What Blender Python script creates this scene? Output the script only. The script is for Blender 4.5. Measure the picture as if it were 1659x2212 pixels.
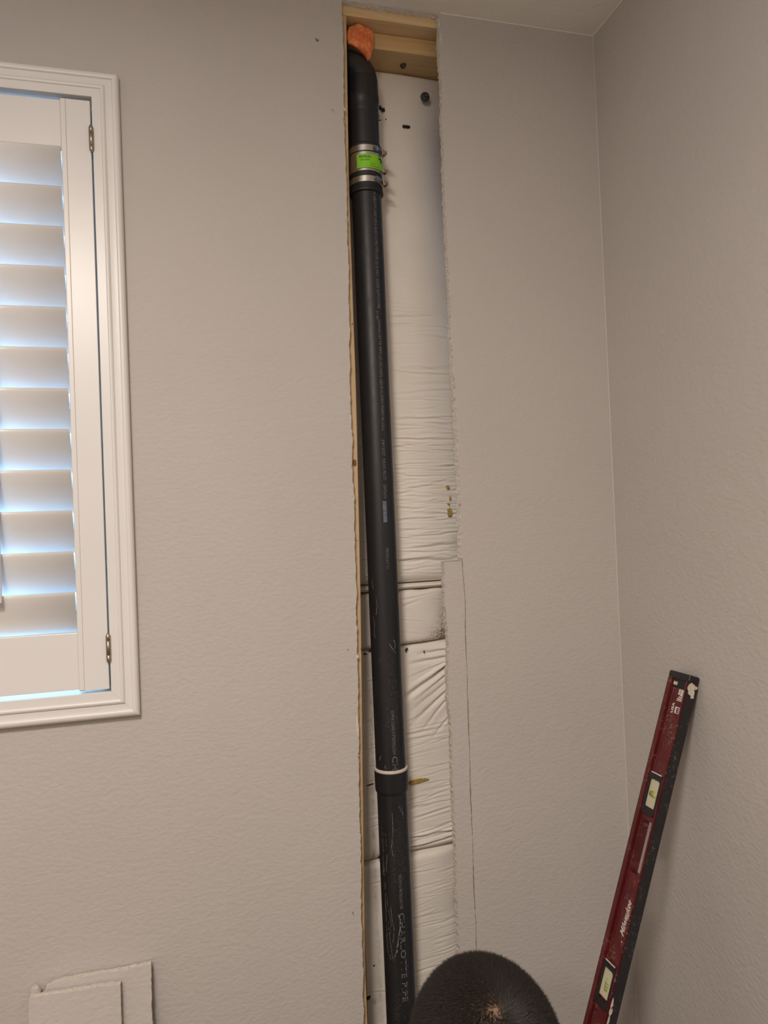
import bpy, bmesh, math, random
import numpy as np
from mathutils import Vector, Matrix
from mathutils.geometry import tessellate_polygon

for o in list(bpy.data.objects): bpy.data.objects.remove(o)
scene = bpy.context.scene
col = scene.collection
random.seed(7)
rng = np.random.default_rng(7)

# ------------------------------------------------------------------ camera
FPX = 1600.0; W_PX, H_PX = 1659.0, 2212.0
CAM = np.array([0.0, -1.35, 1.44])
yaw, pitch, roll = math.radians(15.12), math.radians(0.968), math.radians(-2.287)
FW = np.array([math.sin(yaw)*math.cos(pitch), math.cos(yaw)*math.cos(pitch), math.sin(pitch)])
r0 = np.array([math.cos(yaw), -math.sin(yaw), 0.0]); u0 = np.cross(r0, FW)
RT = math.cos(roll)*r0 + math.sin(roll)*u0
UP = -math.sin(roll)*r0 + math.cos(roll)*u0
cd = bpy.data.cameras.new('camera'); cam = bpy.data.objects.new('camera', cd); col.objects.link(cam)
cd.sensor_fit = 'VERTICAL'; cd.sensor_height = 36.0; cd.lens = 36.0*FPX/H_PX; cd.clip_start = 0.01
cam.matrix_world = Matrix(((RT[0], UP[0], -FW[0], CAM[0]), (RT[1], UP[1], -FW[1], CAM[1]),
                           (RT[2], UP[2], -FW[2], CAM[2]), (0, 0, 0, 1)))
scene.camera = cam

def at(px, py, y=0.0):
    """measured photo point -> point on the vertical plane at depth y (y = 0 is the wall face)"""
    d = FW + (px-W_PX/2)/FPX*RT - (py-H_PX/2)/FPX*UP
    t = (y-CAM[1])/d[1]
    return CAM + t*d

# ------------------------------------------------------------------ world, lights, exposure
scene.view_settings.view_transform = 'Standard'; scene.view_settings.look = 'None'
scene.view_settings.gamma = 1.0; scene.view_settings.use_curve_mapping = False
scene.view_settings.exposure = 0.0
w = bpy.data.worlds.new('sky'); scene.world = w; w.use_nodes = True
bg = w.node_tree.nodes['Background']; bg.inputs[0].default_value = (0.30, 0.58, 1.0, 1); bg.inputs[1].default_value = 8.0

def area_light(name, loc, size, energy, color, target=None):
    l = bpy.data.lights.new(name, 'AREA'); l.shape = 'DISK'; l.size = size; l.energy = energy; l.color = color
    o = bpy.data.objects.new(name, l); col.objects.link(o); o.location = loc
    return o
LAMP_COLOR = (1.0, 0.905, 0.83)
area_light('ceiling_lamp', (-0.36, -1.60, 2.40), 0.34, 30.0, LAMP_COLOR)
area_light('right_wall_fill', (-1.00, -2.45, 2.41), 0.30, 16.5, LAMP_COLOR)  # unseen second lamp, set back left to brighten the right wall
dome = bpy.data.lights.new('lamp_dome', 'POINT'); dome.energy = 9.0; dome.shadow_soft_size = 0.10; dome.color = LAMP_COLOR
dome_o = bpy.data.objects.new('lamp_dome', dome); col.objects.link(dome_o); dome_o.location = (-0.36, -1.60, 2.26)

# ------------------------------------------------------------------ helpers
def link(o, parent=None):
    col.objects.link(o)
    if parent is not None: o.parent = parent
    return o
def mesh_obj(name, verts, faces, mat, parent=None, smooth=False):
    me = bpy.data.meshes.new(name)
    me.from_pydata([tuple(map(float, v)) for v in verts], [], [tuple(map(int, f)) for f in faces]); me.update()
    for m in (mat if isinstance(mat, (list, tuple)) else [mat]): me.materials.append(m)
    if smooth: me.polygons.foreach_set('use_smooth', [True]*len(me.polygons))
    return link(bpy.data.objects.new(name, me), parent)
def bm_obj(name, bm, mat, parent=None, smooth=False):
    me = bpy.data.meshes.new(name); bm.to_mesh(me); bm.free()
    for m in (mat if isinstance(mat, (list, tuple)) else [mat]): me.materials.append(m)
    if smooth: me.polygons.foreach_set('use_smooth', [True]*len(me.polygons))
    return link(bpy.data.objects.new(name, me), parent)
def tag(o, label=None, cat=None, group=None, kind=None):
    if label: o['label'] = label
    if cat: o['category'] = cat
    if group: o['group'] = group
    if kind: o['kind'] = kind
    return o
def empty(name, loc=(0, 0, 0)):
    o = bpy.data.objects.new(name, None); o.location = loc; o.empty_display_size = 0.05; col.objects.link(o); return o
def keep_world(child, parent):
    child.parent = parent
    child.matrix_parent_inverse = Matrix.Translation(-Vector(parent.location))
    return child
def add_box(bm, lo, hi, bevel=0.0, seg=2):
    lo, hi = Vector(lo), Vector(hi)
    r = bmesh.ops.create_cube(bm, size=1.0)
    vs = r['verts']
    for v in vs:
        v.co = Vector(((v.co.x+.5)*(hi.x-lo.x)+lo.x, (v.co.y+.5)*(hi.y-lo.y)+lo.y, (v.co.z+.5)*(hi.z-lo.z)+lo.z))
    if bevel > 0:
        es = list({e for v in vs for e in v.link_edges})
        bmesh.ops.bevel(bm, geom=es, offset=bevel, segments=seg, profile=0.5, affect='EDGES')
def box_obj(name, lo, hi, mat, parent=None, bevel=0.0):
    bm = bmesh.new(); add_box(bm, lo, hi, bevel); return bm_obj(name, bm, mat, parent)
def lathe(profile, axis_o, seg=48, cap=True):
    """profile: list of (radius, z) revolved round the vertical axis through axis_o"""
    vs, fs = [], []
    for (r, z) in profile:
        for k in range(seg):
            a = 2*math.pi*k/seg
            vs.append((axis_o[0]+r*math.cos(a), axis_o[1]+r*math.sin(a), z))
    n = len(profile)
    for i in range(n-1):
        for k in range(seg):
            k2 = (k+1) % seg
            fs.append((i*seg+k, i*seg+k2, (i+1)*seg+k2, (i+1)*seg+k))
    if cap:
        fs.append(tuple(range(seg))[::-1]); fs.append(tuple(range((n-1)*seg, n*seg)))
    return vs, fs
def sweep(path, radii, seg=32):
    """tube along a list of points"""
    vs, fs = [], []
    path = [Vector(p) for p in path]
    ref = Vector((0, 1, 0))
    for i, p in enumerate(path):
        t = (path[min(i+1, len(path)-1)]-path[max(i-1, 0)]).normalized()
        a = ref.cross(t)
        if a.length < 1e-4: a = Vector((1, 0, 0)).cross(t)
        a.normalize(); b = t.cross(a)
        for k in range(seg):
            th = 2*math.pi*k/seg
            vs.append(p + radii[i]*(math.cos(th)*a+math.sin(th)*b))
    for i in range(len(path)-1):
        for k in range(seg):
            k2 = (k+1) % seg
            fs.append((i*seg+k, i*seg+k2, (i+1)*seg+k2, (i+1)*seg+k))
    fs.append(tuple(range(seg))[::-1]); fs.append(tuple(range((len(path)-1)*seg, len(path)*seg)))
    return vs, fs
def vnoise(x, y, seed):
    """smooth lattice noise in 0..1, numpy arrays in"""
    g = np.random.default_rng(seed).random((64, 64))
    xi = np.floor(x).astype(int); yi = np.floor(y).astype(int)
    fx = x-xi; fy = y-yi; fx = fx*fx*(3-2*fx); fy = fy*fy*(3-2*fy)
    a = g[xi % 64, yi % 64]; b = g[(xi+1) % 64, yi % 64]; c = g[xi % 64, (yi+1) % 64]; d = g[(xi+1) % 64, (yi+1) % 64]
    return (a*(1-fx)+b*fx)*(1-fy)+(c*(1-fx)+d*fx)*fy
def n1(t, seed):
    t = np.atleast_1d(np.asarray(t, float)); return vnoise(t, np.zeros_like(t)+.37, seed)

# ------------------------------------------------------------------ materials
def new_mat(name):
    m = bpy.data.materials.new(name); m.use_nodes = True
    nt = m.node_tree; return m, nt, nt.nodes['Principled BSDF']
def node(nt, t, **kw):
    n = nt.nodes.new(t)
    for k, v in kw.items(): setattr(n, k, v)
    return n
def mapped(nt, scale=(1, 1, 1), rot=(0, 0, 0)):
    tc = node(nt, 'ShaderNodeTexCoord'); mp = node(nt, 'ShaderNodeMapping')
    nt.links.new(tc.outputs['Object'], mp.inputs['Vector'])
    mp.inputs['Scale'].default_value = scale; mp.inputs['Rotation'].default_value = rot
    return mp.outputs['Vector']
def noise(nt, vec, scale, detail=3.0, rough=0.5):
    n = node(nt, 'ShaderNodeTexNoise'); n.inputs['Scale'].default_value = scale
    n.inputs['Detail'].default_value = detail; n.inputs['Roughness'].default_value = rough
    nt.links.new(vec, n.inputs['Vector']); return n.outputs['Fac']
def ramp(nt, fac, stops):
    r = node(nt, 'ShaderNodeValToRGB'); e = r.color_ramp.elements
    e[0].position, e[0].color = stops[0][0], (*stops[0][1], 1); e[1].position, e[1].color = stops[-1][0], (*stops[-1][1], 1)
    for p, c in stops[1:-1]:
        x = e.new(p); x.color = (*c, 1)
    nt.links.new(fac, r.inputs['Fac']); return r.outputs['Color']
def bump(nt, bsdf, height, strength, dist, prev=None):
    b = node(nt, 'ShaderNodeBump'); b.inputs['Strength'].default_value = strength; b.inputs['Distance'].default_value = dist
    nt.links.new(height, b.inputs['Height'])
    if prev is not None: nt.links.new(prev, b.inputs['Normal'])
    nt.links.new(b.outputs['Normal'], bsdf.inputs['Normal']); return b.outputs['Normal']
def mixc(nt, fac, a, b):
    m = node(nt, 'ShaderNodeMix', data_type='RGBA')
    if hasattr(fac, 'links'): nt.links.new(fac, m.inputs[0])
    else: m.inputs[0].default_value = fac
    for v, i in ((a, 6), (b, 7)):
        if hasattr(v, 'links'): nt.links.new(v, m.inputs[i])
        else: m.inputs[i].default_value = (*v, 1)
    return m.outputs[2]
def plain(name, c, rough=0.5, metal=0.0, var=0.0, scale=20, bmp=0.0, bscale=300, bdist=0.0005, spec=0.5):
    m, nt, b = new_mat(name)
    b.inputs['Roughness'].default_value = rough; b.inputs['Metallic'].default_value = metal
    b.inputs['Specular IOR Level'].default_value = spec
    v = mapped(nt)
    f = noise(nt, v, scale)
    lo = tuple(x*(1-var) for x in c); hi = tuple(min(1, x*(1+var)) for x in c)
    nt.links.new(ramp(nt, f, [(0.3, lo), (0.7, hi)]), b.inputs['Base Color'])
    if bmp > 0: bump(nt, b, noise(nt, v, bscale, 4), bmp, bdist)
    return m
def paint_wall(name, c, strength=0.55):
    m, nt, b = new_mat(name)
    b.inputs['Roughness'].default_value = 0.62; b.inputs['Specular IOR Level'].default_value = 0.3
    v = mapped(nt)
    big = noise(nt, v, 3.0, 2)
    nt.links.new(ramp(nt, big, [(0.3, tuple(x*.975 for x in c)), (0.7, tuple(x*1.02 for x in c))]), b.inputs['Base Color'])
    vs = mapped(nt, (1.0, 1.0, 1.55))
    h1 = noise(nt, vs, 98, 2.2, 0.45); h2 = noise(nt, v, 45, 2)
    n = bump(nt, b, h1, strength, 0.0021); bump(nt, b, h2, 0.35, 0.002, n)
    return m
def wood(name, light, dark, axis='z'):
    m, nt, b = new_mat(name)
    b.inputs['Roughness'].default_value = 0.75; b.inputs['Specular IOR Level'].default_value = 0.25
    sc = {'z': (1, 1, 0.05), 'x': (0.05, 1, 1)}[axis]
    v = mapped(nt, sc); f = noise(nt, v, 140, 4, 0.6); f2 = noise(nt, v, 28, 2)
    c1 = ramp(nt, f, [(0.35, light), (0.72, dark)])
    c2 = ramp(nt, f2, [(0.4, light), (0.75, dark)])
    nt.links.new(mixc(nt, 0.5, c1, c2), b.inputs['Base Color'])
    bump(nt, b, f, 0.3, 0.0006); return m

M_wall = paint_wall('greige_wall_paint', (0.545, 0.505, 0.470))
M_ceil = paint_wall('ceiling_paint', (0.88, 0.86, 0.80), 0.3)
M_floor = plain('beige_floor', (0.24, 0.20, 0.165), 0.8, var=.15)
M_white = plain('white_semigloss', (0.80, 0.775, 0.745), 0.33, var=.015, scale=6, bmp=.05, bscale=500)
M_gyp = plain('gypsum_core', (0.70, 0.65, 0.58), 0.95, var=.22, scale=420, bmp=.8, bscale=700, bdist=.0014, spec=.1)
M_paper = plain('torn_paper', (0.50, 0.40, 0.29), 0.9, var=.2, scale=90, bmp=.5)
M_stud = wood('pine_stud', (0.64, 0.47, 0.28), (0.46, 0.30, 0.155), 'z')
M_plate = wood('pine_plate', (0.80, 0.60, 0.34), (0.58, 0.38, 0.18), 'x')
M_plate2 = wood('darker_pine', (0.72, 0.50, 0.25), (0.48, 0.29, 0.12), 'x')
M_steel = plain('stainless', (0.62, 0.59, 0.55), 0.32, 1.0, var=.12, scale=60)
M_hinge = plain('nickel_hinge', (0.40, 0.34, 0.27), 0.36, 1.0, var=.1)
M_rubber = plain('black_rubber', (0.012, 0.012, 0.012), 0.55, var=.3)
M_green = plain('lime_label', (0.24, 0.60, 0.015), 0.5, var=.08)
M_greenink = plain('label_ink', (0.02, 0.09, 0.01), 0.6)
M_black = plain('black_ink', (0.01, 0.01, 0.012), 0.6)
M_ring = plain('white_cement_ring', (0.72, 0.62, 0.55), 0.6, var=.08, scale=80)
M_orange = plain('orange_plastic', (0.86, 0.24, 0.075), 0.42, var=.22, scale=50, bmp=.4, bscale=120, bdist=.002)
M_print = plain('pipe_print', (0.17, 0.17, 0.18), 0.7, var=.6, scale=420)
M_print2 = plain('pipe_barcode', (0.17, 0.22, 0.30), 0.7, var=.3, scale=420)
M_fibre = plain('yellow_fibre', (0.44, 0.29, 0.07), 0.95, var=.5, scale=300, bmp=1.0, bscale=500, bdist=.002)
M_tar = plain('black_tar', (0.012, 0.010, 0.009), 0.6, var=.3)
M_bolt = plain('dark_bolt', (0.06, 0.065, 0.07), 0.4, .4, var=.5, scale=200)
M_shirt = plain('dark_shirt', (0.05, 0.055, 0.07), 0.9, var=.1)
M_jeans = plain('work_trousers', (0.06, 0.07, 0.10), 0.9, var=.15)
M_skin = plain('skin', (0.21, 0.125, 0.075), 0.5, var=.06)
M_cream = plain('vial_cream', (0.62, 0.57, 0.40), 0.35, var=.05)
M_vial = plain('vial_fluid', (0.47, 0.49, 0.19), 0.2, var=.15, scale=70)
M_mark = plain('white_print', (0.72, 0.66, 0.60), 0.6, var=.15, scale=300)
M_lblack = plain('black_plastic', (0.014, 0.013, 0.014), 0.42, var=.3)
M_caulk = plain('caulk', (0.56, 0.52, 0.485), 0.6)
M_chip = plain('paint_chip', (0.62, 0.55, 0.45), 0.8, var=.15, scale=200)

def pipe_mat():
    m, nt, b = new_mat('black_abs')
    b.inputs['Roughness'].default_value = 0.40
    v = mapped(nt); vs = mapped(nt, (1, 1, 0.22)); vl = mapped(nt, (1, 1, 0.05))
    vf = mapped(nt, (1, 1, .45)); fine = noise(nt, vf, 620, 4, .7); patch = noise(nt, vs, 24, 3)
    m1 = ramp(nt, fine, [(0.535, (0, 0, 0)), (0.64, (1, 1, 1))])
    m2 = ramp(nt, patch, [(0.50, (0, 0, 0)), (0.64, (1, 1, 1))])
    mul = node(nt, 'ShaderNodeMath', operation='MULTIPLY'); nt.links.new(m1, mul.inputs[0]); nt.links.new(m2, mul.inputs[1])
    # more scuffing low on the stack, hardly any near the top
    tc = node(nt, 'ShaderNodeTexCoord'); sp = node(nt, 'ShaderNodeSeparateXYZ'); nt.links.new(tc.outputs['Object'], sp.inputs[0])
    mr = node(nt, 'ShaderNodeMapRange'); mr.inputs[1].default_value = 1.75; mr.inputs[2].default_value = 0.6
    mr.inputs[3].default_value = 0.04; mr.inputs[4].default_value = 0.42; nt.links.new(sp.outputs[2], mr.inputs[0])
    mul2 = node(nt, 'ShaderNodeMath', operation='MULTIPLY'); nt.links.new(mul.outputs[0], mul2.inputs[0]); nt.links.new(mr.outputs[0], mul2.inputs[1])
    base = ramp(nt, noise(nt, vl, 60, 3), [(0.3, (0.010, 0.010, 0.011)), (0.75, (0.022, 0.021, 0.022))])
    nt.links.new(mixc(nt, mul2.outputs[0], base, (0.22, 0.205, 0.19)), b.inputs['Base Color'])
    rr = node(nt, 'ShaderNodeMapRange'); rr.inputs[3].default_value = 0.34; rr.inputs[4].default_value = 0.6
    nt.links.new(noise(nt, v, 40, 3), rr.inputs[0]); nt.links.new(rr.outputs[0], b.inputs['Roughness'])
    return m
M_abs = pipe_mat()
def insul_mat():
    m, nt, b = new_mat('white_batt_facing')
    b.inputs['Roughness'].default_value = 0.55; b.inputs['Specular IOR Level'].default_value = 0.3
    v = mapped(nt); vs = mapped(nt, (0.35, 1, 1.5))
    f = noise(nt, v, 14, 3)
    base = ramp(nt, f, [(0.3, (0.84, 0.775, 0.685)), (0.7, (0.88, 0.82, 0.735))])
    a = node(nt, 'ShaderNodeAttribute', attribute_name='brown_tone')
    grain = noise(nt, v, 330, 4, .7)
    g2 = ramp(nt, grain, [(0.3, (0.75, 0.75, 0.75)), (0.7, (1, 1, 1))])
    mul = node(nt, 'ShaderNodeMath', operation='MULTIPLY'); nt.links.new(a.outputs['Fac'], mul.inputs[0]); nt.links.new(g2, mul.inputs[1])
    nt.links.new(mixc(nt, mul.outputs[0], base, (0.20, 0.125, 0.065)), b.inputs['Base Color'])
    bump(nt, b, noise(nt, vs, 230, 4, .6), 0.35, 0.0012)
    return m
M_ins = insul_mat()
def red_mat():
    m, nt, b = new_mat('red_paint')
    b.inputs['Roughness'].default_value = 0.38
    v = mapped(nt); vs = mapped(nt, (1, 1, 0.25))
    f = noise(nt, vs, 210, 4, .7); p = noise(nt, v, 22, 2)
    mul = node(nt, 'ShaderNodeMath', operation='MULTIPLY')
    nt.links.new(ramp(nt, f, [(0.52, (0, 0, 0)), (0.66, (1, 1, 1))]), mul.inputs[0])
    nt.links.new(ramp(nt, p, [(0.46, (0, 0, 0)), (0.62, (0.6, 0.6, 0.6))]), mul.inputs[1])
    base = ramp(nt, noise(nt, v, 30, 3), [(0.3, (0.085, 0.007, 0.009)), (0.7, (0.12, 0.011, 0.013))])
    nt.links.new(mixc(nt, mul.outputs[0], base, (0.40, 0.27, 0.22)), b.inputs['Base Color'])
    return m
M_red = red_mat()
def edge_mat():
    m, nt, b = new_mat('worn_black_edge')
    b.inputs['Roughness'].default_value = 0.4; b.inputs['Metallic'].default_value = 0.2
    v = mapped(nt); f = noise(nt, v, 120, 5, .75); p = noise(nt, v, 16, 2)
    mul = node(nt, 'ShaderNodeMath', operation='MULTIPLY')
    nt.links.new(ramp(nt, f, [(0.55, (0, 0, 0)), (0.70, (1, 1, 1))]), mul.inputs[0])
    nt.links.new(ramp(nt, p, [(0.45, (0, 0, 0)), (0.62, (0.7, 0.7, 0.7))]), mul.inputs[1])
    nt.links.new(mixc(nt, mul.outputs[0], (0.022, 0.020, 0.022), (0.30, 0.28, 0.27)), b.inputs['Base Color'])
    return m
M_edge = edge_mat()
def glass_mat():
    m = bpy.data.materials.new('window_glass'); m.use_nodes = True; nt = m.node_tree; nt.nodes.clear()
    o = node(nt, 'ShaderNodeOutputMaterial'); t = node(nt, 'ShaderNodeBsdfTransparent'); g = node(nt, 'ShaderNodeBsdfGlossy')
    g.inputs['Roughness'].default_value = 0.02; t.inputs[0].default_value = (0.95, 0.97, 0.97, 1)
    mx = node(nt, 'ShaderNodeMixShader'); mx.inputs[0].default_value = 0.06
    nt.links.new(t.outputs[0], mx.inputs[1]); nt.links.new(g.outputs[0], mx.inputs[2]); nt.links.new(mx.outputs[0], o.inputs[0])
    return m
M_glass = glass_mat()
def hair_mat():
    m, nt, b = new_mat('dark_hair')
    b.inputs['Roughness'].default_value = 0.55; b.inputs['Specular IOR Level'].default_value = 0.32
    v = mapped(nt); nt.links.new(ramp(nt, noise(nt, v, 400, 2), [(0.35, (0.010, 0.008, 0.007)), (0.75, (0.030, 0.022, 0.017))]), b.inputs['Base Color'])
    return m
M_hair = hair_mat()

# ------------------------------------------------------------------ text -> flat mesh data
def text_data(body, size=1.0, shear=0.0, bold=0.0, sx=1.0, spacing=1.0):
    cu = bpy.data.curves.new('lettering', 'FONT'); cu.body = body; cu.size = size; cu.shear = shear; cu.offset = bold
    cu.space_character = spacing; cu.resolution_u = 2; cu.fill_mode = 'FRONT'
    o = bpy.data.objects.new('lettering', cu); col.objects.link(o)
    dg = bpy.context.evaluated_depsgraph_get(); me = o.evaluated_get(dg).to_mesh()
    vs = np.array([v.co[:2] for v in me.vertices]); fs = [tuple(p.vertices) for p in me.polygons]
    o.evaluated_get(dg).to_mesh_clear(); bpy.data.objects.remove(o); bpy.data.curves.remove(cu)
    vs[:, 0] -= vs[:, 0].min(); vs[:, 0] *= sx
    return vs, fs

# ================================================================== ROOM SHELL
XR = 0.8566; XL = -2.1; YB = -3.3; ZC = 2.44; TD = 0.0127

# outline of the cut opening (photo points on the wall face)
left_px = [(738, 2), (741, 120), (745, 300), (748, 380), (750, 470), (752, 560), (755, 700), (756, 840), (759, 930), (762, 1010), (765, 1100),
           (768, 1220), (770, 1320), (773, 1450), (774, 1600), (777, 1760), (780, 1900), (783, 2080), (787, 2300)]
right_px = [(947, 33), (949, 75), (952, 150), (957, 300), (961, 420), (968, 560), (974, 680), (980, 800), (986, 880), (990, 990), (995, 1085), (999, 1208)]
crack_px = [(1000, 1212), (1003, 1260), (1006, 1300), (1008, 1400), (1014, 1580), (1019, 1740), (1025, 1910), (1031, 2060), (1040, 2330)]
strip_px = [(959, 1213), (960, 1260), (962, 1300), (966, 1350), (968, 1392), (967, 1450), (970, 1520), (975, 1600), (977, 1640), (979, 1700), (983, 1800), (987, 1900), (991, 2040), (997, 2200), (1003, 2330)]
def wallxz(pts): return [(at(*p)[0], at(*p)[2]) for p in pts]
def roughen(pts, step, amp, seed):
    out = []; s = 0.0
    for (a, b) in zip(pts[:-1], pts[1:]):
        L = math.hypot(b[0]-a[0], b[1]-a[1]); n = max(1, int(L/step))
        for k in range(n):
            t = k/n; s += L/n
            o = amp*(float(n1(s/0.006, seed)[0])-.5)*1.2 + amp*(float(n1(s/0.035, seed+1)[0])-.5)*1.6
            out.append((a[0]+(b[0]-a[0])*t+(o if k+s > 0.004 else 0), a[1]+(b[1]-a[1])*t))
    out.append(pts[-1]); return out
Lp = roughen(wallxz(left_px), .004, .0022, 11); Lp[0] = (Lp[0][0], ZC-.004)
Rp = roughen(wallxz(right_px), .003, .0026, 21); Rp[0] = (Rp[0][0], ZC-.005)
Cp = roughen(wallxz(crack_px), .004, .0006, 31)
Sp = roughen(wallxz(strip_px), .003, .0022, 41)
topz = [(x, ZC-.004+.003*(float(n1(x/.02, 5)[0])-.6)) for x in np.linspace(Lp[0][0], Rp[0][0], 40)][1:-1]
opening = Lp[::-1] + topz + Rp + Cp           # from bottom-left up, over the top, down the right side
# window rough opening
WX0, WX1, WZ0, WZ1 = -0.800, -0.122, 1.440-0.268, 1.440+0.762
winhole = [(WX0, WZ0), (WX0, WZ1), (WX1, WZ1), (WX1, WZ0)]

def fill(polys, y, nrm=-1):
    pl = [[Vector((p[0], p[1], 0)) for p in poly] for poly in polys]
    tri = tessellate_polygon(pl)
    vs = [(p[0], y, p[1]) for poly in polys for p in poly]
    fs = []
    for t in tri:
        a, b, c = (Vector(vs[i]) for i in t)
        fs.append(tuple(t) if ((b-a).cross(c-a)).y*nrm > 0 else tuple(t[::-1]))
    return vs, fs
outer = [(XL, 0), (XR+.02, 0), (XR+.02, ZC), (XL, ZC)]
vs, fs = fill([outer, opening, winhole], 0.0)
wall_back = mesh_obj('wall_back', vs, fs, M_wall); tag(wall_back, kind='structure')

def edge_ribbon(name, pts, parent, flare, seed, mats=(M_gyp, M_paper), closed=False, depth=TD):
    """crumbly cut edge of the board: rows through the thickness, jittered; pts (x,z); flare(z)->extra overhang of the back"""
    rows = [0.0, .0009, .0030, .0060, .0095, depth-.0008, depth]; n = len(pts); vs = []; fs = []; mi = []
    nr = len(rows); R_ = np.random.default_rng(seed)
    for i, (x, z) in enumerate(pts):
        a = pts[max(i-1, 0)]; b = pts[min(i+1, n-1)]
        t = Vector((b[0]-a[0], b[1]-a[1])); t.normalize() if t.length else None
        nn = Vector((-t[1], t[0]))
        for j, y in enumerate(rows):
            k = flare(z)*(y/depth) + (0 if j == 0 else R_.normal(0, .00045) + (.0005 if j == 1 else 0))
            vs.append((x+nn[0]*k, y, z+nn[1]*k))
    for i in range(n-1):
        for j in range(nr-1):
            fs.append((i*nr+j, i*nr+j+1, (i+1)*nr+j+1, (i+1)*nr+j)); mi.append(1 if j in (0, nr-2) and R_.random() < .8 else 0)
    o = mesh_obj(name, vs, fs, list(mats), parent)
    o.data.polygons.foreach_set('material_index', mi)
    return o
# normals: going up the left side the opening is to the right (+x)
edge_ribbon('cut_edge', Lp, wall_back, lambda z: 0.0, 1)
tag(edge_ribbon('cut_edge', Rp, wall_back, lambda z: -0.001-0.003*max(0, min(1, (2.2-z)/.8)), 2), 'ragged white gypsum edge of the cut')
edge_ribbon('cut_edge', [(p[0], p[1]) for p in ([Lp[0]]+topz+[Rp[0]])], wall_back, lambda z: -.001, 3)
edge_ribbon('cut_edge', Cp, wall_back, lambda z: 0.0, 4)

# scored strip of board still standing in the opening
strip_right = [(x-.0016+.0006*math.sin(z*40), z) for (x, z) in Cp]
strip_poly = Sp + strip_right[::-1]
vs, fs = fill([strip_poly], 0.0006)
strip = mesh_obj('scored_drywall_strip', vs, fs, M_wall, wall_back)
tag(strip, 'narrow strip of painted drywall left standing beside a hairline cut')
edge_ribbon('cut_edge', Sp, strip, lambda z: -.0012, 5)
top_edge = [Sp[0], ((Sp[0][0]*.6+strip_right[0][0]*.4), Sp[0][1]+.0015), strip_right[0]]
edge_ribbon('cut_edge', roughen(top_edge, .003, .001, 6), strip, lambda z: 0.0, 6)
# backing of the strip (its own thickness)
vs2, fs2 = fill([strip_poly], TD, 1); mesh_obj('backing_paper', vs2, fs2, M_paper, strip)

# torn paper flakes and nicks along the cut
def flake(px, py, w, h, mat, parent, y=-.0006, rot=0.0, seed=0):
    p = at(px, py, y); R_ = np.random.default_rng(seed); n = 9; vs = []
    for k in range(n):
        a = 2*math.pi*k/n; r = .7+.5*R_.random()
        u, v = math.cos(a)*w*r, math.sin(a)*h*r
        vs.append((p[0]+u*math.cos(rot)-v*math.sin(rot), y+.0004*R_.random(), p[2]+u*math.sin(rot)+v*math.cos(rot)))
    vv = vs + [(a, b+.0008, c) for a, b, c in vs]
    fs = [tuple(range(n))[::-1], tuple(range(n, 2*n))] + [(k, (k+1) % n, n+(k+1) % n, n+k) for k in range(n)]
    return mesh_obj('torn_flake', vv, fs, mat, parent)
for i, (px, py, w_, h_, mt, rt) in enumerate([(744, 235, .0015, .004, M_gyp, .2), (743, 260, .0016, .006, M_paper, .3), (748, 476, .001, .004, M_paper, 0),
        (758, 905, .0011, .010, M_gyp, 0), (760, 1010, .001, .006, M_paper, .2), (772, 1418, .0025, .0035, M_gyp, .3), (771, 1412, .0016, .002, M_paper, 0),
        (770, 1540, .004, .0026, M_paper, .1), (772, 1568, .0032, .022, M_gyp, .04), (948, 52, .0016, .010, M_gyp, -.1), (953, 85, .0014, .012, M_gyp, .1),
        (1003, 1204, .010, .0012, M_chip, .1), (994, 1090, .0024, .004, M_paper, .5), (978, 1655, .003, .002, M_chip, 0), (983, 1668, .0012, .007, M_chip, .3),
        (968, 1400, .0012, .008, M_chip, 0), (775, 1632, .0012, .0012, M_chip, 0), (777, 1795, .001, .002, M_chip, 0)]):
    flake(px, py, w_, h_, mt, wall_back, rot=rt, seed=i)
for i, (px, py, w_, h_) in enumerate([(991, 1277, .0005, .012), (1004, 1290, .0008, .0012), (1001, 1835, .0005, .009), (1014, 1940, .0005, .008), (970, 1585, .0005, .006), (1005, 1440, .0005, .003), (1005, 1500, .0005, .004)]):
    flake(px, py, w_, h_, M_chip, strip, rot=-.05, seed=90+i, y=-.0002)
for i, (px, py, w_, h_) in enumerate([(685, 86, .0035, .004), (719, 240, .0016, .005), (763, 1974, .0012, .004), (752, 1404, .0008, .003), (757, 1525, .0008, .002), (1092, 772, .0014, .0008), (1327, 1785, .001, .004)]):
    f_ = flake(px, py, w_, h_, plain('wall_smudge', (.16, .135, .115), .8) if i == 0 else bpy.data.materials['wall_smudge'], wall_back, seed=120+i, y=-.0002, rot=.2); f_.name = 'scuff_mark'

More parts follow.
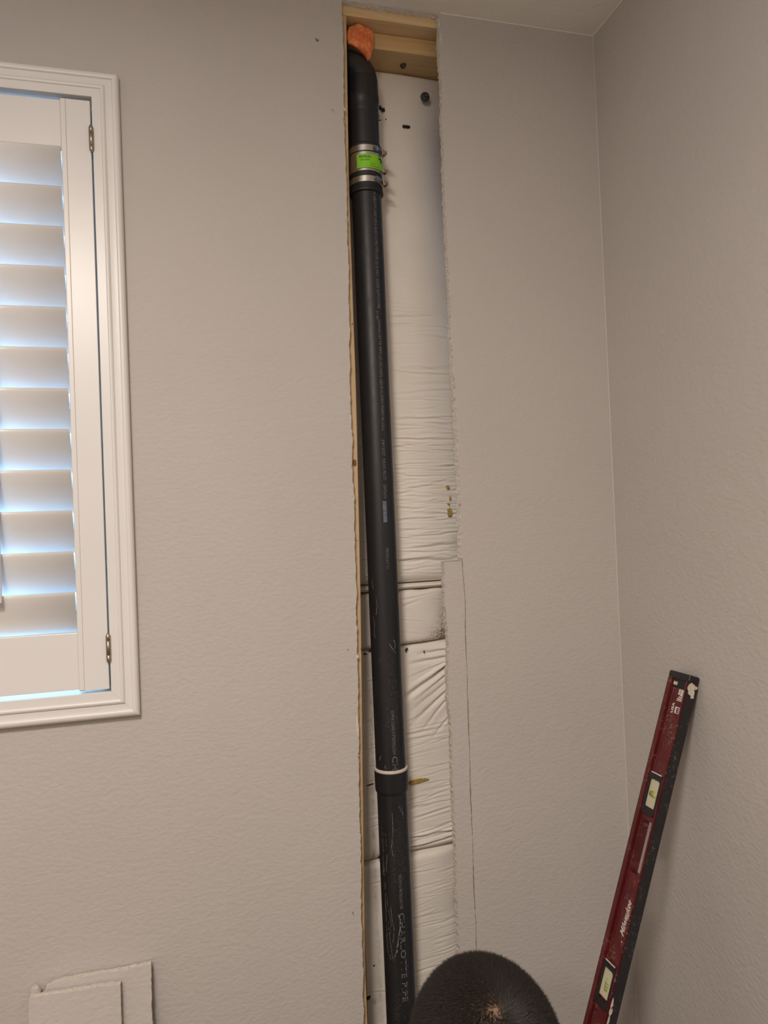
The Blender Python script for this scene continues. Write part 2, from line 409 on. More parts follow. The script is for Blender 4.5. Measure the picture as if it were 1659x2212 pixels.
wall_right = mesh_obj('wall_right', [(XR, YB, 0), (XR, 0.0, 0), (XR, 0.0, ZC), (XR, YB, ZC), (XR+.1, YB, 0), (XR+.1, .15, 0), (XR+.1, .15, ZC), (XR+.1, YB, ZC)],
                      [(0, 3, 2, 1), (4, 5, 6, 7), (0, 4, 7, 3)], M_wall); tag(wall_right, kind='structure')
wall_left = box_obj('wall_left', (XL-.1, YB, 0), (XL, .15, ZC), M_wall); tag(wall_left, kind='structure')
wall_rear = box_obj('wall_rear', (XL, YB-.1, 0), (XR, YB, ZC), M_wall); tag(wall_rear, kind='structure')
floor = box_obj('floor', (XL-.1, YB-.1, -.05), (XR+.1, .155, 0), M_floor); tag(floor, kind='structure')
ceiling = mesh_obj('ceiling', [(XL-.1, YB-.1, ZC), (XR+.1, YB-.1, ZC), (XR+.1, .0, ZC), (XL-.1, .0, ZC),
                               (XL-.1, YB-.1, ZC+.1), (XR+.1, YB-.1, ZC+.1), (XR+.1, .25, ZC+.1), (XL-.1, .25, ZC+.1)],
                   [(0, 3, 2, 1), (4, 5, 6, 7), (0, 1, 5, 4)], M_ceil); tag(ceiling, kind='structure')
# caulk fillet in the corner and along the ceiling
def fillet(name, p0, p1, a, b, mat, wob=0.0):
    p0, p1, a, b = Vector(p0), Vector(p1), Vector(a), Vector(b); vs = []; fs = []; n = 40
    for k in range(n+1):
        p = p0.lerp(p1, k/n); s = 1+wob*math.sin(k*2.1)
        for q in (a*s, (a+b)*.30*s, b*s): vs.append(p+q)
    for k in range(n):
        for j in range(2): fs.append((k*3+j, k*3+j+1, k*3+j+4, k*3+j+3))
    return mesh_obj(name, vs, fs, mat, smooth=True)
tag(fillet('trim_1', (XR, 0, 0), (XR, 0, ZC), (-.0022, -.0001, 0), (-.0001, -.0012, 0), M_caulk, .12), kind='structure')
tag(fillet('trim_2', (Rp[0][0]+.004, 0, ZC), (XR, 0, ZC), (0, -.0001, -.0012), (0, -.003, -.0001), M_ceil, .2), kind='structure')
tag(fillet('trim_3', (XR, -.002, ZC), (XR, -1.2, ZC), (-.0001, 0, -.0012), (-.003, 0, -.0001), M_ceil, .2), kind='structure')

# outside sheathing with the window hole
vs, fs = fill([[(XL-.1, -.05), (XR+.1, -.05), (XR+.1, ZC+.1), (XL-.1, ZC+.1)], winhole], .156)
vsb, fsb = fill([[(XL-.1, -.05), (XR+.1, -.05), (XR+.1, ZC+.1), (XL-.1, ZC+.1)], winhole], .17, 1)
sh = mesh_obj('wall_outside', vs+vsb, fs+[tuple(i+len(vs) for i in f) for f in fsb], plain('sheathing', (.3, .22, .14), .9)); tag(sh, kind='structure')

# ================================================================== STUDS AND PLATES
sxr = [(748, 0), (754, 400), (770, 860), (780, 1320), (784, 1680), (789, 2080)]
xt = at(747, 0, TD)[0]; xb = at(790, 2150, TD)[0]; zt = 2.418; zb = at(790, 2150, TD)[2]
def stud_x(z):      # right face of the slightly crooked stud
    pts = sorted([(at(px, py, TD)[2], at(px, py, TD)[0]) for px, py in sxr])
    zs = [p[0] for p in pts]; xs = [p[1] for p in pts]
    if z < zs[0]: return xs[0]
    return float(np.interp(z, zs, xs))
def stud_mesh(xf, y0, y1, z0, z1, width):
    zs = np.linspace(z0, z1, 40); vs = []; fs = []
    for z in zs:
        x = xf(z)
        e = .0012
        vs += [(x-width, y0, z), (x-e, y0, z), (x, y0+e, z), (x, y1, z), (x-width, y1, z)]
    for i in range(len(zs)-1):
        for j in range(5):
            fs.append((i*5+j, i*5+(j+1) % 5, (i+1)*5+(j+1) % 5, (i+1)*5+j))
    fs.append((4, 3, 2, 1, 0)); k = (len(zs)-1)*5; fs.append((k, k+1, k+2, k+3, k+4))
    return vs, fs
v1, f1 = stud_mesh(stud_x, TD+.0004, .152, 0.0, 2.285, .038)
v2, f2 = stud_mesh(stud_x, TD+.0004, .0205, 2.285, 2.4175, .038)
stud = mesh_obj('wall_stud', v1+v2, f1+[tuple(i+len(v1) for i in f) for f in f2], M_stud)
tag(stud, 'pine stud whose narrow front edge shows left of the black pipe', 'stud')
knots = [(762, 1000, .004, .007), (757, 700, .0014, .002), (767, 1168, .0012, .0012), (776, 1402, .001, .002)]
for i, (px, py, a_, b_) in enumerate(knots):
    p = at(px+4, py, TD-.0001); vs = [(p[0]+a_*math.cos(t), TD+.0002, p[2]+b_*math.sin(t)) for t in np.linspace(0, 2*math.pi, 12, endpoint=False)]
    mesh_obj('knot', vs, [tuple(range(12))], plain('knot_wood', (.20, .09, .035), .8) if i == 0 else bpy.data.materials['knot_wood'], stud)
def plate(name, lo, hi, mat, label):
    o = box_obj(name, lo, hi, mat, bevel=.0015); tag(o, label, 'plate', 'horizontal framing boards at the top of the opening'); return o
plate('top_plate', (0.02, TD+.0004, 2.4180), (XR+.03, .152, 2.455), M_plate, 'upper pine framing board just under the ceiling in the opening')
lowplate = plate('blocking_board', (.345, .050, 2.3850), (XR+.03, .152, 2.4175), M_plate2, 'lower set-back pine framing board above the white insulation')
p = at(885, 155, .10)
vs = []; fs = []
for k in range(14):
    a = 2*math.pi*k/14; vs.append((.468+.0068*math.cos(a), .090+.0085*math.sin(a), 2.3848))
for k in range(14): vs.append((vs[k][0]*.6+.468*.4, vs[k][1]*.6+.09*.4, 2.3800))
fs = [tuple(range(14, 28))]+[(k, (k+1) % 14, 14+(k+1) % 14, 14+k) for k in range(14)]
mesh_obj('dark_plug', vs, fs, plain('plug', (.06, .04, .03), .6), lowplate)

# ================================================================== INSULATION
Y_INS = .100
def batt(name, z0, z1, hfun, label, brown_tone=None, x0=.318, x1=.62, cell=.0015, back=.150, xcell=.0016, z0f=None, z1f=None):
    nx = int((x1-x0)/xcell); nz = int((z1-z0)/cell)
    xs = np.linspace(x0, x1, nx); ts = np.linspace(0, 1, nz)
    X, T = np.meshgrid(xs, ts)
    Za = z0f(X) if z0f else z0; Zb = z1f(X) if z1f else z1
    Z = Za+(Zb-Za)*T
    Y = hfun(X, Z)
    e = np.minimum(T, 1-T)*(z1-z0)      # rounded top and bottom hems
    Y = Y + .010*np.exp(-e/.0035)
    Y = np.minimum(Y, back-.004)
    n = nx*nz
    V = np.stack([X, Y, Z], -1).reshape(-1, 3)
    idx = np.arange(n).reshape(nz, nx)
    Q = np.stack([idx[:-1, :-1], idx[:-1, 1:], idx[1:, 1:], idx[1:, :-1]], -1).reshape(-1, 4)
    # closed slab: rim + back
    rim = np.concatenate([idx[0, :], idx[1:, -1], idx[-1, -2::-1], idx[-2:0:-1, 0]])
    B = V[rim].copy(); B[:, 1] = back
    m = len(rim); bi = n+np.arange(m)
    faces = [tuple(q) for q in Q.tolist()]
    faces += [(int(rim[k]), int(bi[k]), int(bi[(k+1) % m]), int(rim[(k+1) % m])) for k in range(m)]
    faces.append(tuple(int(i) for i in bi))
    o = mesh_obj(name, np.concatenate([V, B]).tolist(), faces, M_ins, smooth=True)
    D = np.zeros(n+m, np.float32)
    if brown_tone is not None: D[:n] = np.clip(brown_tone(X, Z), 0, 1).reshape(-1)
    a = o.data.attributes.new('brown_tone', 'FLOAT', 'POINT'); a.data.foreach_set('value', D)
    tag(o, label, 'insulation', 'white faced insulation in the opening')
    return o
def wrinkles(X, Z, specs, seed):
    H = np.zeros_like(X); R_ = np.random.default_rng(seed)
    for (z0, xc, L, A, wd, sl) in specs:
        wob = .0035*(vnoise(X/.03, Z*0+R_.random()*60, int(R_.integers(1e6)))-.5)
        d = Z-(z0+sl*(X-xc)+wob)
        env = np.clip(1-((X-xc)/L)**2, 0, 1)
        H += A*env*(np.exp(-(d/wd)**2) - .6*np.exp(-((d-1.7*wd)/(1.4*wd))**2))
    return H
def zpx(px, py): return at(px, py, Y_INS)[2]
def rnd_specs(n, z0, z1, A, seed, sl=0.0, slv=.05, xr=(.36, .56), L=(.03, .12), wd=(.0012, .003)):
    R_ = np.random.default_rng(seed)
    return [(R_.uniform(z0, z1), R_.uniform(*xr), R_.uniform(*L), A*R_.uniform(.35, 1), R_.uniform(*wd), sl+R_.normal(0, slv)) for _ in range(n)]
z1258 = zpx(905, 1257); z1272 = zpx(905, 1273); z1390 = zpx(905, 1391); z1840 = zpx(925, 1841); z700 = zpx(900, 700)
sp_up = rnd_specs(12, 1.85, 2.36, .0008, 3) + rnd_specs(40, 1.60, 1.90, .0012, 4, L=(.02, .09)) + rnd_specs(190, z1258+.015, 1.66, .0019, 5, L=(.012, .085), wd=(.0010, .0024)) + \
        [(zpx(880, 1212), .45, .1, .004, .004, -.03), (zpx(950, 1178), .5, .06, .0035, .003, .05)]
def h_top(X, Z):
    y = Y_INS + .012*np.clip((Z-2.15)/.22, 0, 1)**2
    y = y + .013*np.clip((X-.455)/.075, 0, 2)**2*np.clip((Z-1.5)/.4, .55, 1)*np.clip((2.36-Z)/.10, .12, 1)
    y = y + .004*(vnoise(X/.09, Z/.12, 8)-.5)
    y = y + wrinkles(X, Z, sp_up, 6)
    k = np.clip((zpx(905, 1235)-Z)/.02, 0, 1); y = y + .008*k*k      # tucks under above the fold
    return y
def blob(X, Z, px, py, rx, rz, y=Y_INS):
    c = at(px, py, y); return np.exp(-(((X-c[0])/rx)**2+((Z-c[2])/rz)**2))
def d_top(X, Z):  # browner along the right edge and in thin strips beside the pipe
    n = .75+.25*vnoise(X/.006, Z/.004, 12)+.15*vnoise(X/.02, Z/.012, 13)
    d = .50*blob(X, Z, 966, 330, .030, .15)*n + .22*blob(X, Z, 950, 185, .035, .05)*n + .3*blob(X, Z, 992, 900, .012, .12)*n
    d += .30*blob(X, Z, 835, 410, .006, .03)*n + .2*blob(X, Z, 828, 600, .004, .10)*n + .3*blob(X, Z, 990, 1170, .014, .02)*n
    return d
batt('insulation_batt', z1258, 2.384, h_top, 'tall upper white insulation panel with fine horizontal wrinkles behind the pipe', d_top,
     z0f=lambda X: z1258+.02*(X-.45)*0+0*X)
# narrow bright fold
def h_fold(X, Z): return Y_INS-.004+.25*((Z-(z1258+z1272)/2))**2/.01 + .001*(vnoise(X/.04, Z/.02, 3)-.5)
batt('insulation_fold', z1272+.0015, z1258-.002, h_fold, 'narrow smooth fold of white insulation between two wrinkled panels', None, cell=.0008,
     z0f=lambda X: z1272+.0015+.012*(X-.40), z1f=lambda X: z1258-.003+.002*(X-.40))
sp_m = rnd_specs(14, z1390, z1272, .0011, 15, L=(.02, .07), slv=.15)
def h_mid(X, Z): return Y_INS+.001+.004*(vnoise(X/.05, Z/.05, 22)-.5)+wrinkles(X, Z, sp_m, 16)+.007*np.clip((X-.47)/.04, 0, 2)**2
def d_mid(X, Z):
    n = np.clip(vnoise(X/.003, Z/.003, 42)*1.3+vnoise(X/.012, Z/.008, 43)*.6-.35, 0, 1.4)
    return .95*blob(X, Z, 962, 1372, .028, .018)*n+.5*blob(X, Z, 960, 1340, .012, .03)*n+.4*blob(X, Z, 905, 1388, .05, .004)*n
batt('insulation_patch', z1390+.002, z1272-.001, h_mid, 'short white insulation panel with a sooty lower right corner', d_mid,
     z0f=lambda X: z1390+.002+.045*(X-.452), z1f=lambda X: z1272-.001+.030*(X-.452)+.0015*np.sin(X*90))
# pulled, wrinkled panel: folds fan out of a pinch at the right edge
pc = at(975, 1432, Y_INS)
def h_low(X, Z):
    y = Y_INS+.002+.005*(vnoise(X/.06, Z/.08, 32)-.5)
    for (p0, p1, A, wd) in [((975, 1404), (900, 1414), .0060, .0035), ((975, 1417), (880, 1436), .0060, .0035), ((975, 1432), (862, 1520), .0120, .0048),
                            ((975, 1424), (885, 1476), .0030, .0030), ((975, 1450), (890, 1518), .0022, .0026), ((975, 1484), (885, 1572), .0045, .0040),
                            ((975, 1500), (905, 1590), .0026, .0030), ((975, 1466), (880, 1545), .0018, .0030), ((980, 1540), (930, 1600), .0025, .0030), ((940, 1440), (872, 1470), .0020, .0030)]:
        a_ = at(*p0, Y_INS); b_ = at(*p1, Y_INS); ux, uz = b_[0]-a_[0], b_[2]-a_[2]; L_ = math.hypot(ux, uz); ux /= L_; uz /= L_
        t_ = ((X-a_[0])*ux+(Z-a_[2])*uz)/L_; n_ = -(X-a_[0])*uz+(Z-a_[2])*ux
        n_ = n_ + .002*(vnoise(t_*5+p0[1], t_*0, 77)-.5)
        w_ = wd*(.55+.75*np.clip(t_, 0, 1)); e_ = np.clip(1-t_, 0, 1)**.8*np.clip((t_+.25)/.1, 0, 1)
        y = y + A*e_*(np.exp(-(n_/w_)**2)-.5*np.exp(-((n_+1.9*w_)/(1.5*w_))**2)-.25*np.exp(-((n_-2.2*w_)/(1.6*w_))**2))
    y = y+wrinkles(X, Z, sp_low, 33)
    k = np.clip((z1840+.030-Z)/.03, 0, 1); y = y+.006*k*k
    return y
sp_low = rnd_specs(45, z1840+.02, z1390-.16, .0013, 35, sl=.12, slv=.06) + rnd_specs(16, z1840+.005, z1840+.07, .003, 36, sl=.12, xr=(.42, .56)) + rnd_specs(10, z1390-.16, z1390-.03, .0016, 37, xr=(.31, .36), L=(.02, .04), slv=.3)
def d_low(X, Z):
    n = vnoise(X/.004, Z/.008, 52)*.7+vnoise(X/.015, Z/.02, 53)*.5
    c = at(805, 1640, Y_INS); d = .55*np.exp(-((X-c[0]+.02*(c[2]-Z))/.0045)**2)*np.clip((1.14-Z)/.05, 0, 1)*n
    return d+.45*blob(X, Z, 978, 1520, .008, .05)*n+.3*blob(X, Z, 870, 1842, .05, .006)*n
batt('insulation_batt', z1840+.003, z1390-.0015, h_low, 'white insulation panel pulled into slanting folds that fan from a pinched right edge', d_low,
     z0f=lambda X: z1840+.003+.055*(X-.456), z1f=lambda X: z1390-.0015+.045*(X-.452))
sp_b = rnd_specs(110, .33, z1840-.02, .0011, 55, sl=.10, slv=.07, L=(.015, .08), wd=(.001, .0022))
def h_bot(X, Z): return Y_INS+.001+.005*(vnoise(X/.06, Z/.07, 62)-.5)+wrinkles(X, Z, sp_b, 63)+.006*np.clip((X-.475)/.04, 0, 2)**2
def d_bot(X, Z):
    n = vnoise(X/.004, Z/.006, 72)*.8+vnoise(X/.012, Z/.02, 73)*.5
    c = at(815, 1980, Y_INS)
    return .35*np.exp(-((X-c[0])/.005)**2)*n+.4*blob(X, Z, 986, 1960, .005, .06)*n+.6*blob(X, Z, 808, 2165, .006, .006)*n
batt('insulation_batt', .12, z1840-.001, h_bot, 'lowest white insulation panel with fine slanting creases beside the head', d_bot,
     z1f=lambda X: z1840-.001+.055*(X-.456))
ins = [o for o in col.objects if o.name.startswith('insulation')]
I_top = ins[0]; I_mid = [o for o in ins if o.name.startswith('insulation_patch')][0]; I_low = bpy.data.objects['insulation_batt.001']; I_bot = bpy.data.objects['insulation_batt.002']

def splat(name, px, py, w, h, mat, parent, seed, y=None, rot=0.0, thick=.0012, spike=.5, n=18):
    y = y if y is not None else Y_INS-.0035
    p = at(px, py, y); R_ = np.random.default_rng(seed); vs = []
    for k in range(n):
        a = 2*math.pi*k/n; r = 1-spike+2*spike*R_.random()
        u, v = math.cos(a)*w*r, math.sin(a)*h*r
        vs.append((p[0]+u*math.cos(rot)-v*math.sin(rot), y, p[2]+u*math.sin(rot)+v*math.cos(rot)))
    vv = vs+[(a, b+thick+.004, c) for a, b, c in vs]
    fs = [tuple(range(n))[::-1]]+[(k, (k+1) % n, n+(k+1) % n, n+k) for k in range(n)]
    return mesh_obj(name, vv, fs, mat, parent)
for i, (px, py, w_, h_, rt) in enumerate([(822, 233, .0035, .0022, .2), (828, 237, .0030, .0045, -.3), (822, 229, .0022, .0008, 0), (817, 250, .002, .004, 0), (821, 259, .002, .0009, .2), (872, 272, .0018, .0034, .3), (879, 273, .0042, .0028, 0), (884, 274, .002, .0022, 0), (834, 257, .0008, .0006, 0)]):
    splat('tar_spot', px, py, w_, h_, M_tar, I_top, 200+i, y=Y_INS+(.0015 if px > 840 else .001), rot=rt)
for i, (px, py, w_, h_, mt) in enumerate([(968, 1052, .0038, .0036, M_fibre), (973, 1075, .001, .004, M_fibre), (970, 1088, .0016, .002, M_fibre), (972, 1106, .0055, .0085, M_fibre)]):
    splat('fibre_tear', px, py, w_*.9, h_*.9, mt, I_top, 300+i, y=Y_INS+.0042, spike=.35)
o = splat('fibre_tear', 900, 1689, .021, .0030, M_fibre, I_low, 340, rot=.10, spike=.4, y=Y_INS-.0015); tag(o, 'yellow fibre showing through a short horizontal tear')
splat('fibre_tear', 800, 1695, .006, .0008, M_tar, I_low, 341, rot=.2, y=Y_INS-.001)
for i, (px, py, w_, h_) in enumerate([(800, 1406, .003, .0014), (789, 1413, .004, .0010), (878, 1406, .0012, .0030), (880, 1402, .0012, .0016), (917, 1408, .0006, .0022)]):
    splat('tar_spot', px, py, w_, h_, M_tar, I_low, 360+i, y=Y_INS-.001)
splat('tar_spot', 821, 1852, .0028, .0026, M_tar, I_bot, 380, y=Y_INS-.001); splat('tar_spot', 796, 2157, .0040, .0024, M_tar, I_bot, 381, y=Y_INS-.001, rot=.4); splat('tar_spot', 808, 2086, .002, .001, M_tar, I_bot, 382, y=Y_INS-.001)

# bolt end poking out of the insulation
p = at(918, 210, .098)
bm = bmesh.new(); bmesh.ops.create_uvsphere(bm, u_segments=24, v_segments=14, radius=.0098)
for v in bm.verts: v.co.y = v.co.y*.75 if v.co.y > -.006 else -.006
bolt = bm_obj('bolt_end', bm, M_bolt, smooth=True); bolt.location = (p[0], .0975, p[2]); tag(bolt, 'round dark metal bolt end sticking out of the white insulation', 'bolt')
bm = bmesh.new(); add_box(bm, (-.0035, -.0066, -.0007), (.0035, -.0055, .0007)); sl = bm_obj('slot', bm, M_steel, bolt)

# ================================================================== DRAIN PIPE
AX = (.3708, .0560); PR = .0292
def ax(z): return (.3694+.0050*(2.3-z)/1.8*1.0, .056)
pipe = empty('drain_pipe', (ax(0)[0], AX[1], 0.0)); tag(pipe, 'black plastic drain pipe standing in the cut-open wall', 'pipe')
def pipe_part(name, prof, mat, parent=None, seg=56, label=None):
    """prof (radius, z); follows the slightly leaning axis"""
    vs, fs = lathe(prof, (0, 0), seg)
    vs = [(v[0]+ax(v[2])[0], v[1]+ax(v[2])[1], v[2]) for v in vs]
    o = mesh_obj(name, vs, fs, mat, smooth=True)
    o.data.polygons.foreach_set('use_smooth', [len(p.vertices) == 4 for p in o.data.polygons])
    md = o.modifiers.new('edges', 'EDGE_SPLIT'); md.split_angle = math.radians(35)
    keep_world(o, pipe) if parent is None else setattr(o, 'parent', parent)
    if label: o['label'] = label
    return o
z_hub_t, z_hub_b = .963, .9205
lower = pipe_part('pipe_length', [(PR, 0.0), (PR, .945)], M_abs, label='scuffed lower length of pipe')
upper = pipe_part('pipe_length', [(PR, .94), (PR, 2.115)], M_abs, label='long upper length of pipe with faint print')
hub = pipe_part('coupling_hub', [(.0300, z_hub_b), (.0318, z_hub_b+.003), (.0322, z_hub_b+.007), (.0326, z_hub_t-.004), (.0330, z_hub_t-.001), (.0326, z_hub_t)], M_abs, label='wider socket on the lower pipe')
pipe_part('cement_ring', [(.0296, z_hub_t-.001), (.0326, z_hub_t), (.0331, z_hub_t+.0015), (.0328, z_hub_t+.0040), (.0306, z_hub_t+.0052), (.0295, z_hub_t+.0050)], M_ring, label='pale ring at the mouth of the socket')
# banded rubber coupling
pipe_part('rubber_sleeve', [(.0292, 2.0885), (.0328, 2.0895), (.0338, 2.0925), (.0330, 2.0955), (.0326, 2.0975), (.0326, 2.1770), (.0334, 2.1785), (.0334, 2.1815), (.0325, 2.1835), (.0292, 2.1840)], M_rubber)
shield = pipe_part('metal_shield', [(.0328, 2.1260), (.0336, 2.1265), (.0336, 2.1630), (.0328, 2.1635)], M_steel, label='shiny metal shield band')
def band(z0, z1, r=.0340, tail=True):
    b = pipe_part('clamp_band', [(r-.0009, z0), (r, z0+.0004), (r, z1-.0004), (r-.0009, z1)], M_steel)
    a = math.radians(-14); z = (z0+z1)/2
    c = (ax(z)[0]+(r+.0004)*math.cos(a), ax(z)[1]+(r+.0004)*math.sin(a)-.004)
    bm = bmesh.new(); add_box(bm, (c[0]-.0035, c[1]-.008, z0+.0006), (c[0]+.0022, c[1]+.007, z1-.0006), .0012)
    h = bm_obj('clamp_housing', bm, M_hinge); h.parent = b
    bm = bmesh.new(); bmesh.ops.create_cone(bm, cap_ends=True, segments=6, radius1=.0036, radius2=.0036, depth=.006)
    bmesh.ops.create_cone(bm, cap_ends=True, segments=16, radius1=.0022, radius2=.0022, depth=.016)
    for v in bm.verts: v.co = Vector((v.co.x+c[0]+.0022, v.co.z+c[1]-.009, v.co.y+z-.004))
    s = bm_obj('clamp_screw', bm, M_hinge); s.parent = b
    # loose tail of the band
    if not tail: return
    bm = bmesh.new(); t0 = math.radians(-38)
    pts = [(ax(z)[0]+(r+.0004+.0035*k/5)*math.cos(t0-k*.12), ax(z)[1]+(r+.0004+.0035*k/5)*math.sin(t0-k*.12)) for k in range(6)]
    vv = [bm.verts.new((q[0], q[1], zz)) for q in pts for zz in (z0+.001, z1-.001)]
    for k in range(5): bm.faces.new((vv[2*k], vv[2*k+2], vv[2*k+3], vv[2*k+1]))
    r_ = bmesh.ops.solidify(bm, geom=bm.faces[:], thickness=.0006)
    tl = bm_obj('band_tail', bm, M_steel); tl.parent = b
band(2.1650, 2.1770); band(2.1045, 2.1165); band(2.1300, 2.1395, .0338, False)
# upper fittings: stub, hub of the bend, the bend itself leaning back to the left
pipe_part('pipe_length', [(.0302, 2.178), (.0302, 2.262)], M_abs, label='short stub of pipe above the coupling')
pipe_part('coupling_hub', [(.0302, 2.250), (.0308, 2.2535), (.0302, 2.262), (.0312, 2.268), (.0322, 2.272), (.0328, 2.279), (.0322, 2.2850), (.0318, 2.287), (.0316, 2.318), (.0309, 2.3195), (.0306, 2.3210)], M_abs, label='stepped socket below the bend')
path = []; rad = []; zc = 2.318; BR = .034
for k in range(13):
    t = k/12*math.radians(82); dirx, diry = -.90, .44
    path.append((ax(zc)[0]+dirx*BR*(1-math.cos(t)), AX[1]+diry*BR*(1-math.cos(t)), zc+BR*math.sin(t))); rad.append(.0306)
last = Vector(path[-1]); tn = (Vector(path[-1])-Vector(path[-2])).normalized(); path.append(tuple(last+tn*.012)); rad.append(.0306)
vs, fs = sweep(path, rad, 40); el = mesh_obj('pipe_bend', vs, fs, M_abs, smooth=True); keep_world(el, pipe); el['label'] = 'black bend turning away at the top'

# lettering wrapped on the pipe
PINV = Matrix.Translation(-Vector(pipe.location))
def pipe_text(body, z_top, length, size, parent, a_deg, mat, bold=0.0, radius=PR, name='printed_text', shear=0.0):
    vs, fs = text_data(body, size, shear, bold); L = vs[:, 0].max(); sx = length/L
    hh = vs[:, 1].max()
    out = []
    for u, v in vs:
        z = z_top-u*sx
        a = math.radians(-90+a_deg)+(v-hh/2)/radius
        r = radius+.00012
        out.append((ax(z)[0]+r*math.cos(a), ax(z)[1]+r*math.sin(a), z))
    o = mesh_obj(name, out, fs, mat); o.parent = parent; return o
def zp(py, px=820): return at(px, py, AX[1]-PR)[2]
def tline(s, y0, y1, size, px=815, parent=upper, mat=M_print, a0=None, **k):
    z0, z1 = zp(y0, px), zp(y1, px); zm = (z0+z1)/2
    a = 19-21*(2.1-zm)/1.2 if a0 is None else a0
    pipe_text(s, z0, z0-z1, size, parent, a, mat, **k)
tline('COEX ABS-PVC-ABS CELLULAR CORE PIPE', 398, 545, .0085, 808)
tline('NSF 2in D.W.V. CODE ASTM F1488', 548, 665, .0085, 812)
tline('CHARLOTTE PIPE', 690, 765, .0075, 816); tline('PS 82', 672, 690, .006, 820, a0=8)
tline('CP-77F-MSP2-ABS-PVC-DWV MADE IN U.S.A.', 768, 932, .0085, 820)
tline('04/12/25  08:55 PLUT', 950, 1038, .0085, 826); tline('EXT#14', 1048, 1076, .0085, 828)
tline('PRINCO1 U.', 1184, 1230, .0085, 836)
tline('WWW.CHARLOTTEPIPE.COM', 1534, 1630, .0090, 848); tline('CH', 1634, 1664, .015, 850, a0=2)
tline('NSF-DWV 2in ABS CELLULAR CORE', 1890, 1965, .0080, 862, parent=lower, a0=3)
tline('CHARLOTTE PIPE', 1972, 2165, .0150, 870, parent=lower, a0=3)
# bar code on the pipe
vv = []; ff = []; zt_, zb_ = zp(1083, 830), zp(1127, 834); R_ = np.random.default_rng(5); z = zt_
while z > zb_:
    h = R_.choice([.0008, .0014, .0024]); a0 = math.radians(-90-3); a1 = math.radians(-90+12); i0 = len(vv)
    for zz in (z, z-h):
        for k in range(4):
            a = a0+(a1-a0)*k/3; vv.append((ax(zz)[0]+(PR+.00012)*math.cos(a), ax(zz)[1]+(PR+.00012)*math.sin(a), zz))
    for k in range(3): ff.append((i0+k, i0+k+1, i0+5+k, i0+4+k))
    z -= h+R_.choice([.0004, .0008])
o = mesh_obj('bar_code', vv, ff, M_print2); o.parent = upper
M_scratch = plain('pipe_scratch', (0.26, 0.245, 0.23), 0.8, var=.5, scale=600)
def scratch(pts, wd, parent, seed):
    R_ = np.random.default_rng(seed); P_ = []
    for (p0, p1) in zip(pts[:-1], pts[1:]):
        for k in range(8): P_.append(np.array(p0)+(np.array(p1)-np.array(p0))*k/8+np.array([R_.normal(0, .5), 0]))
    P_.append(np.array(pts[-1], float)); vs = []; fs = []; rr = PR+.00010
    for i, (px, py) in enumerate(P_):
        q = at(px, py, AX[1]-PR); z = q[2]; c = ax(z)
        # meet the pipe surface along the view line
        o_ = CAM[:2]-np.array(c); d_ = (q[:2]-CAM[:2]); d_ = d_/np.linalg.norm(d_); b_ = o_ @ d_; disc = b_*b_-(o_ @ o_-rr*rr)
        if disc <= 0: continue
        h = CAM[:2]+d_*(-b_-math.sqrt(disc)); a = math.atan2(h[1]-c[1], h[0]-c[0]); w2 = wd*(.4+1.1*R_.random())/2
        for sg in (-1, 1): vs.append((c[0]+rr*math.cos(a+sg*w2/rr), c[1]+rr*math.sin(a+sg*w2/rr), z))
    for k in range(len(vs)//2-1):
        if R_.random() < .85: fs.append((2*k, 2*k+1, 2*k+3, 2*k+2))
    if fs:
        o = mesh_obj('scratch', vs, fs, M_scratch); o.parent = parent
for i, (pts, wd) in enumerate([([(847, 1757), (849, 1800), (846, 1830), (849, 1850)], .0007), ([(833, 1805), (836, 1850), (835, 1890)], .0006), ([(829, 1870), (832, 1930), (835, 2000), (838, 2060), (845, 2078)], .0007),
        ([(838, 1990), (842, 2030), (848, 2070), (852, 2079), (860, 2030), (866, 1985)], .0007), ([(826, 1800), (828, 1850), (829, 1900)], .0005), ([(843, 1950), (847, 1990), (852, 2010), (849, 2040)], .0006),
        ([(861, 1975), (866, 2000), (861, 2030), (857, 2060)], .0012), ([(835, 1938), (838, 1960), (845, 2000), (842, 2030)], .0005), ([(862, 1740), (866, 1752), (871, 1760)], .0008), ([(868, 1745), (872, 1770)], .001)]):
    scratch(pts, wd, lower, 700+i)
for i, (pts, wd) in enumerate([([(806, 1335), (810, 1350), (808, 1368), (811, 1382)], .0008), ([(809, 1494), (814, 1497), (833, 1497)], .0006), ([(823, 1636), (820, 1650)], .0011), ([(831, 1655), (834, 1664)], .0008), ([(811, 1565), (812, 1572)], .0008),
        ([(806, 1250), (803, 1262), (807, 1275)], .0008), ([(840, 1390), (848, 1402), (855, 1412)], .0009), ([(850, 1382), (855, 1392), (852, 1402)], .0012), ([(824, 1568), (838, 1570), (846, 1570)], .0004), ([(812, 1290), (815, 1310), (812, 1330)], .0006), ([(822, 1425), (818, 1432)], .0007)]):
    scratch(pts, wd, upper, 740+i)
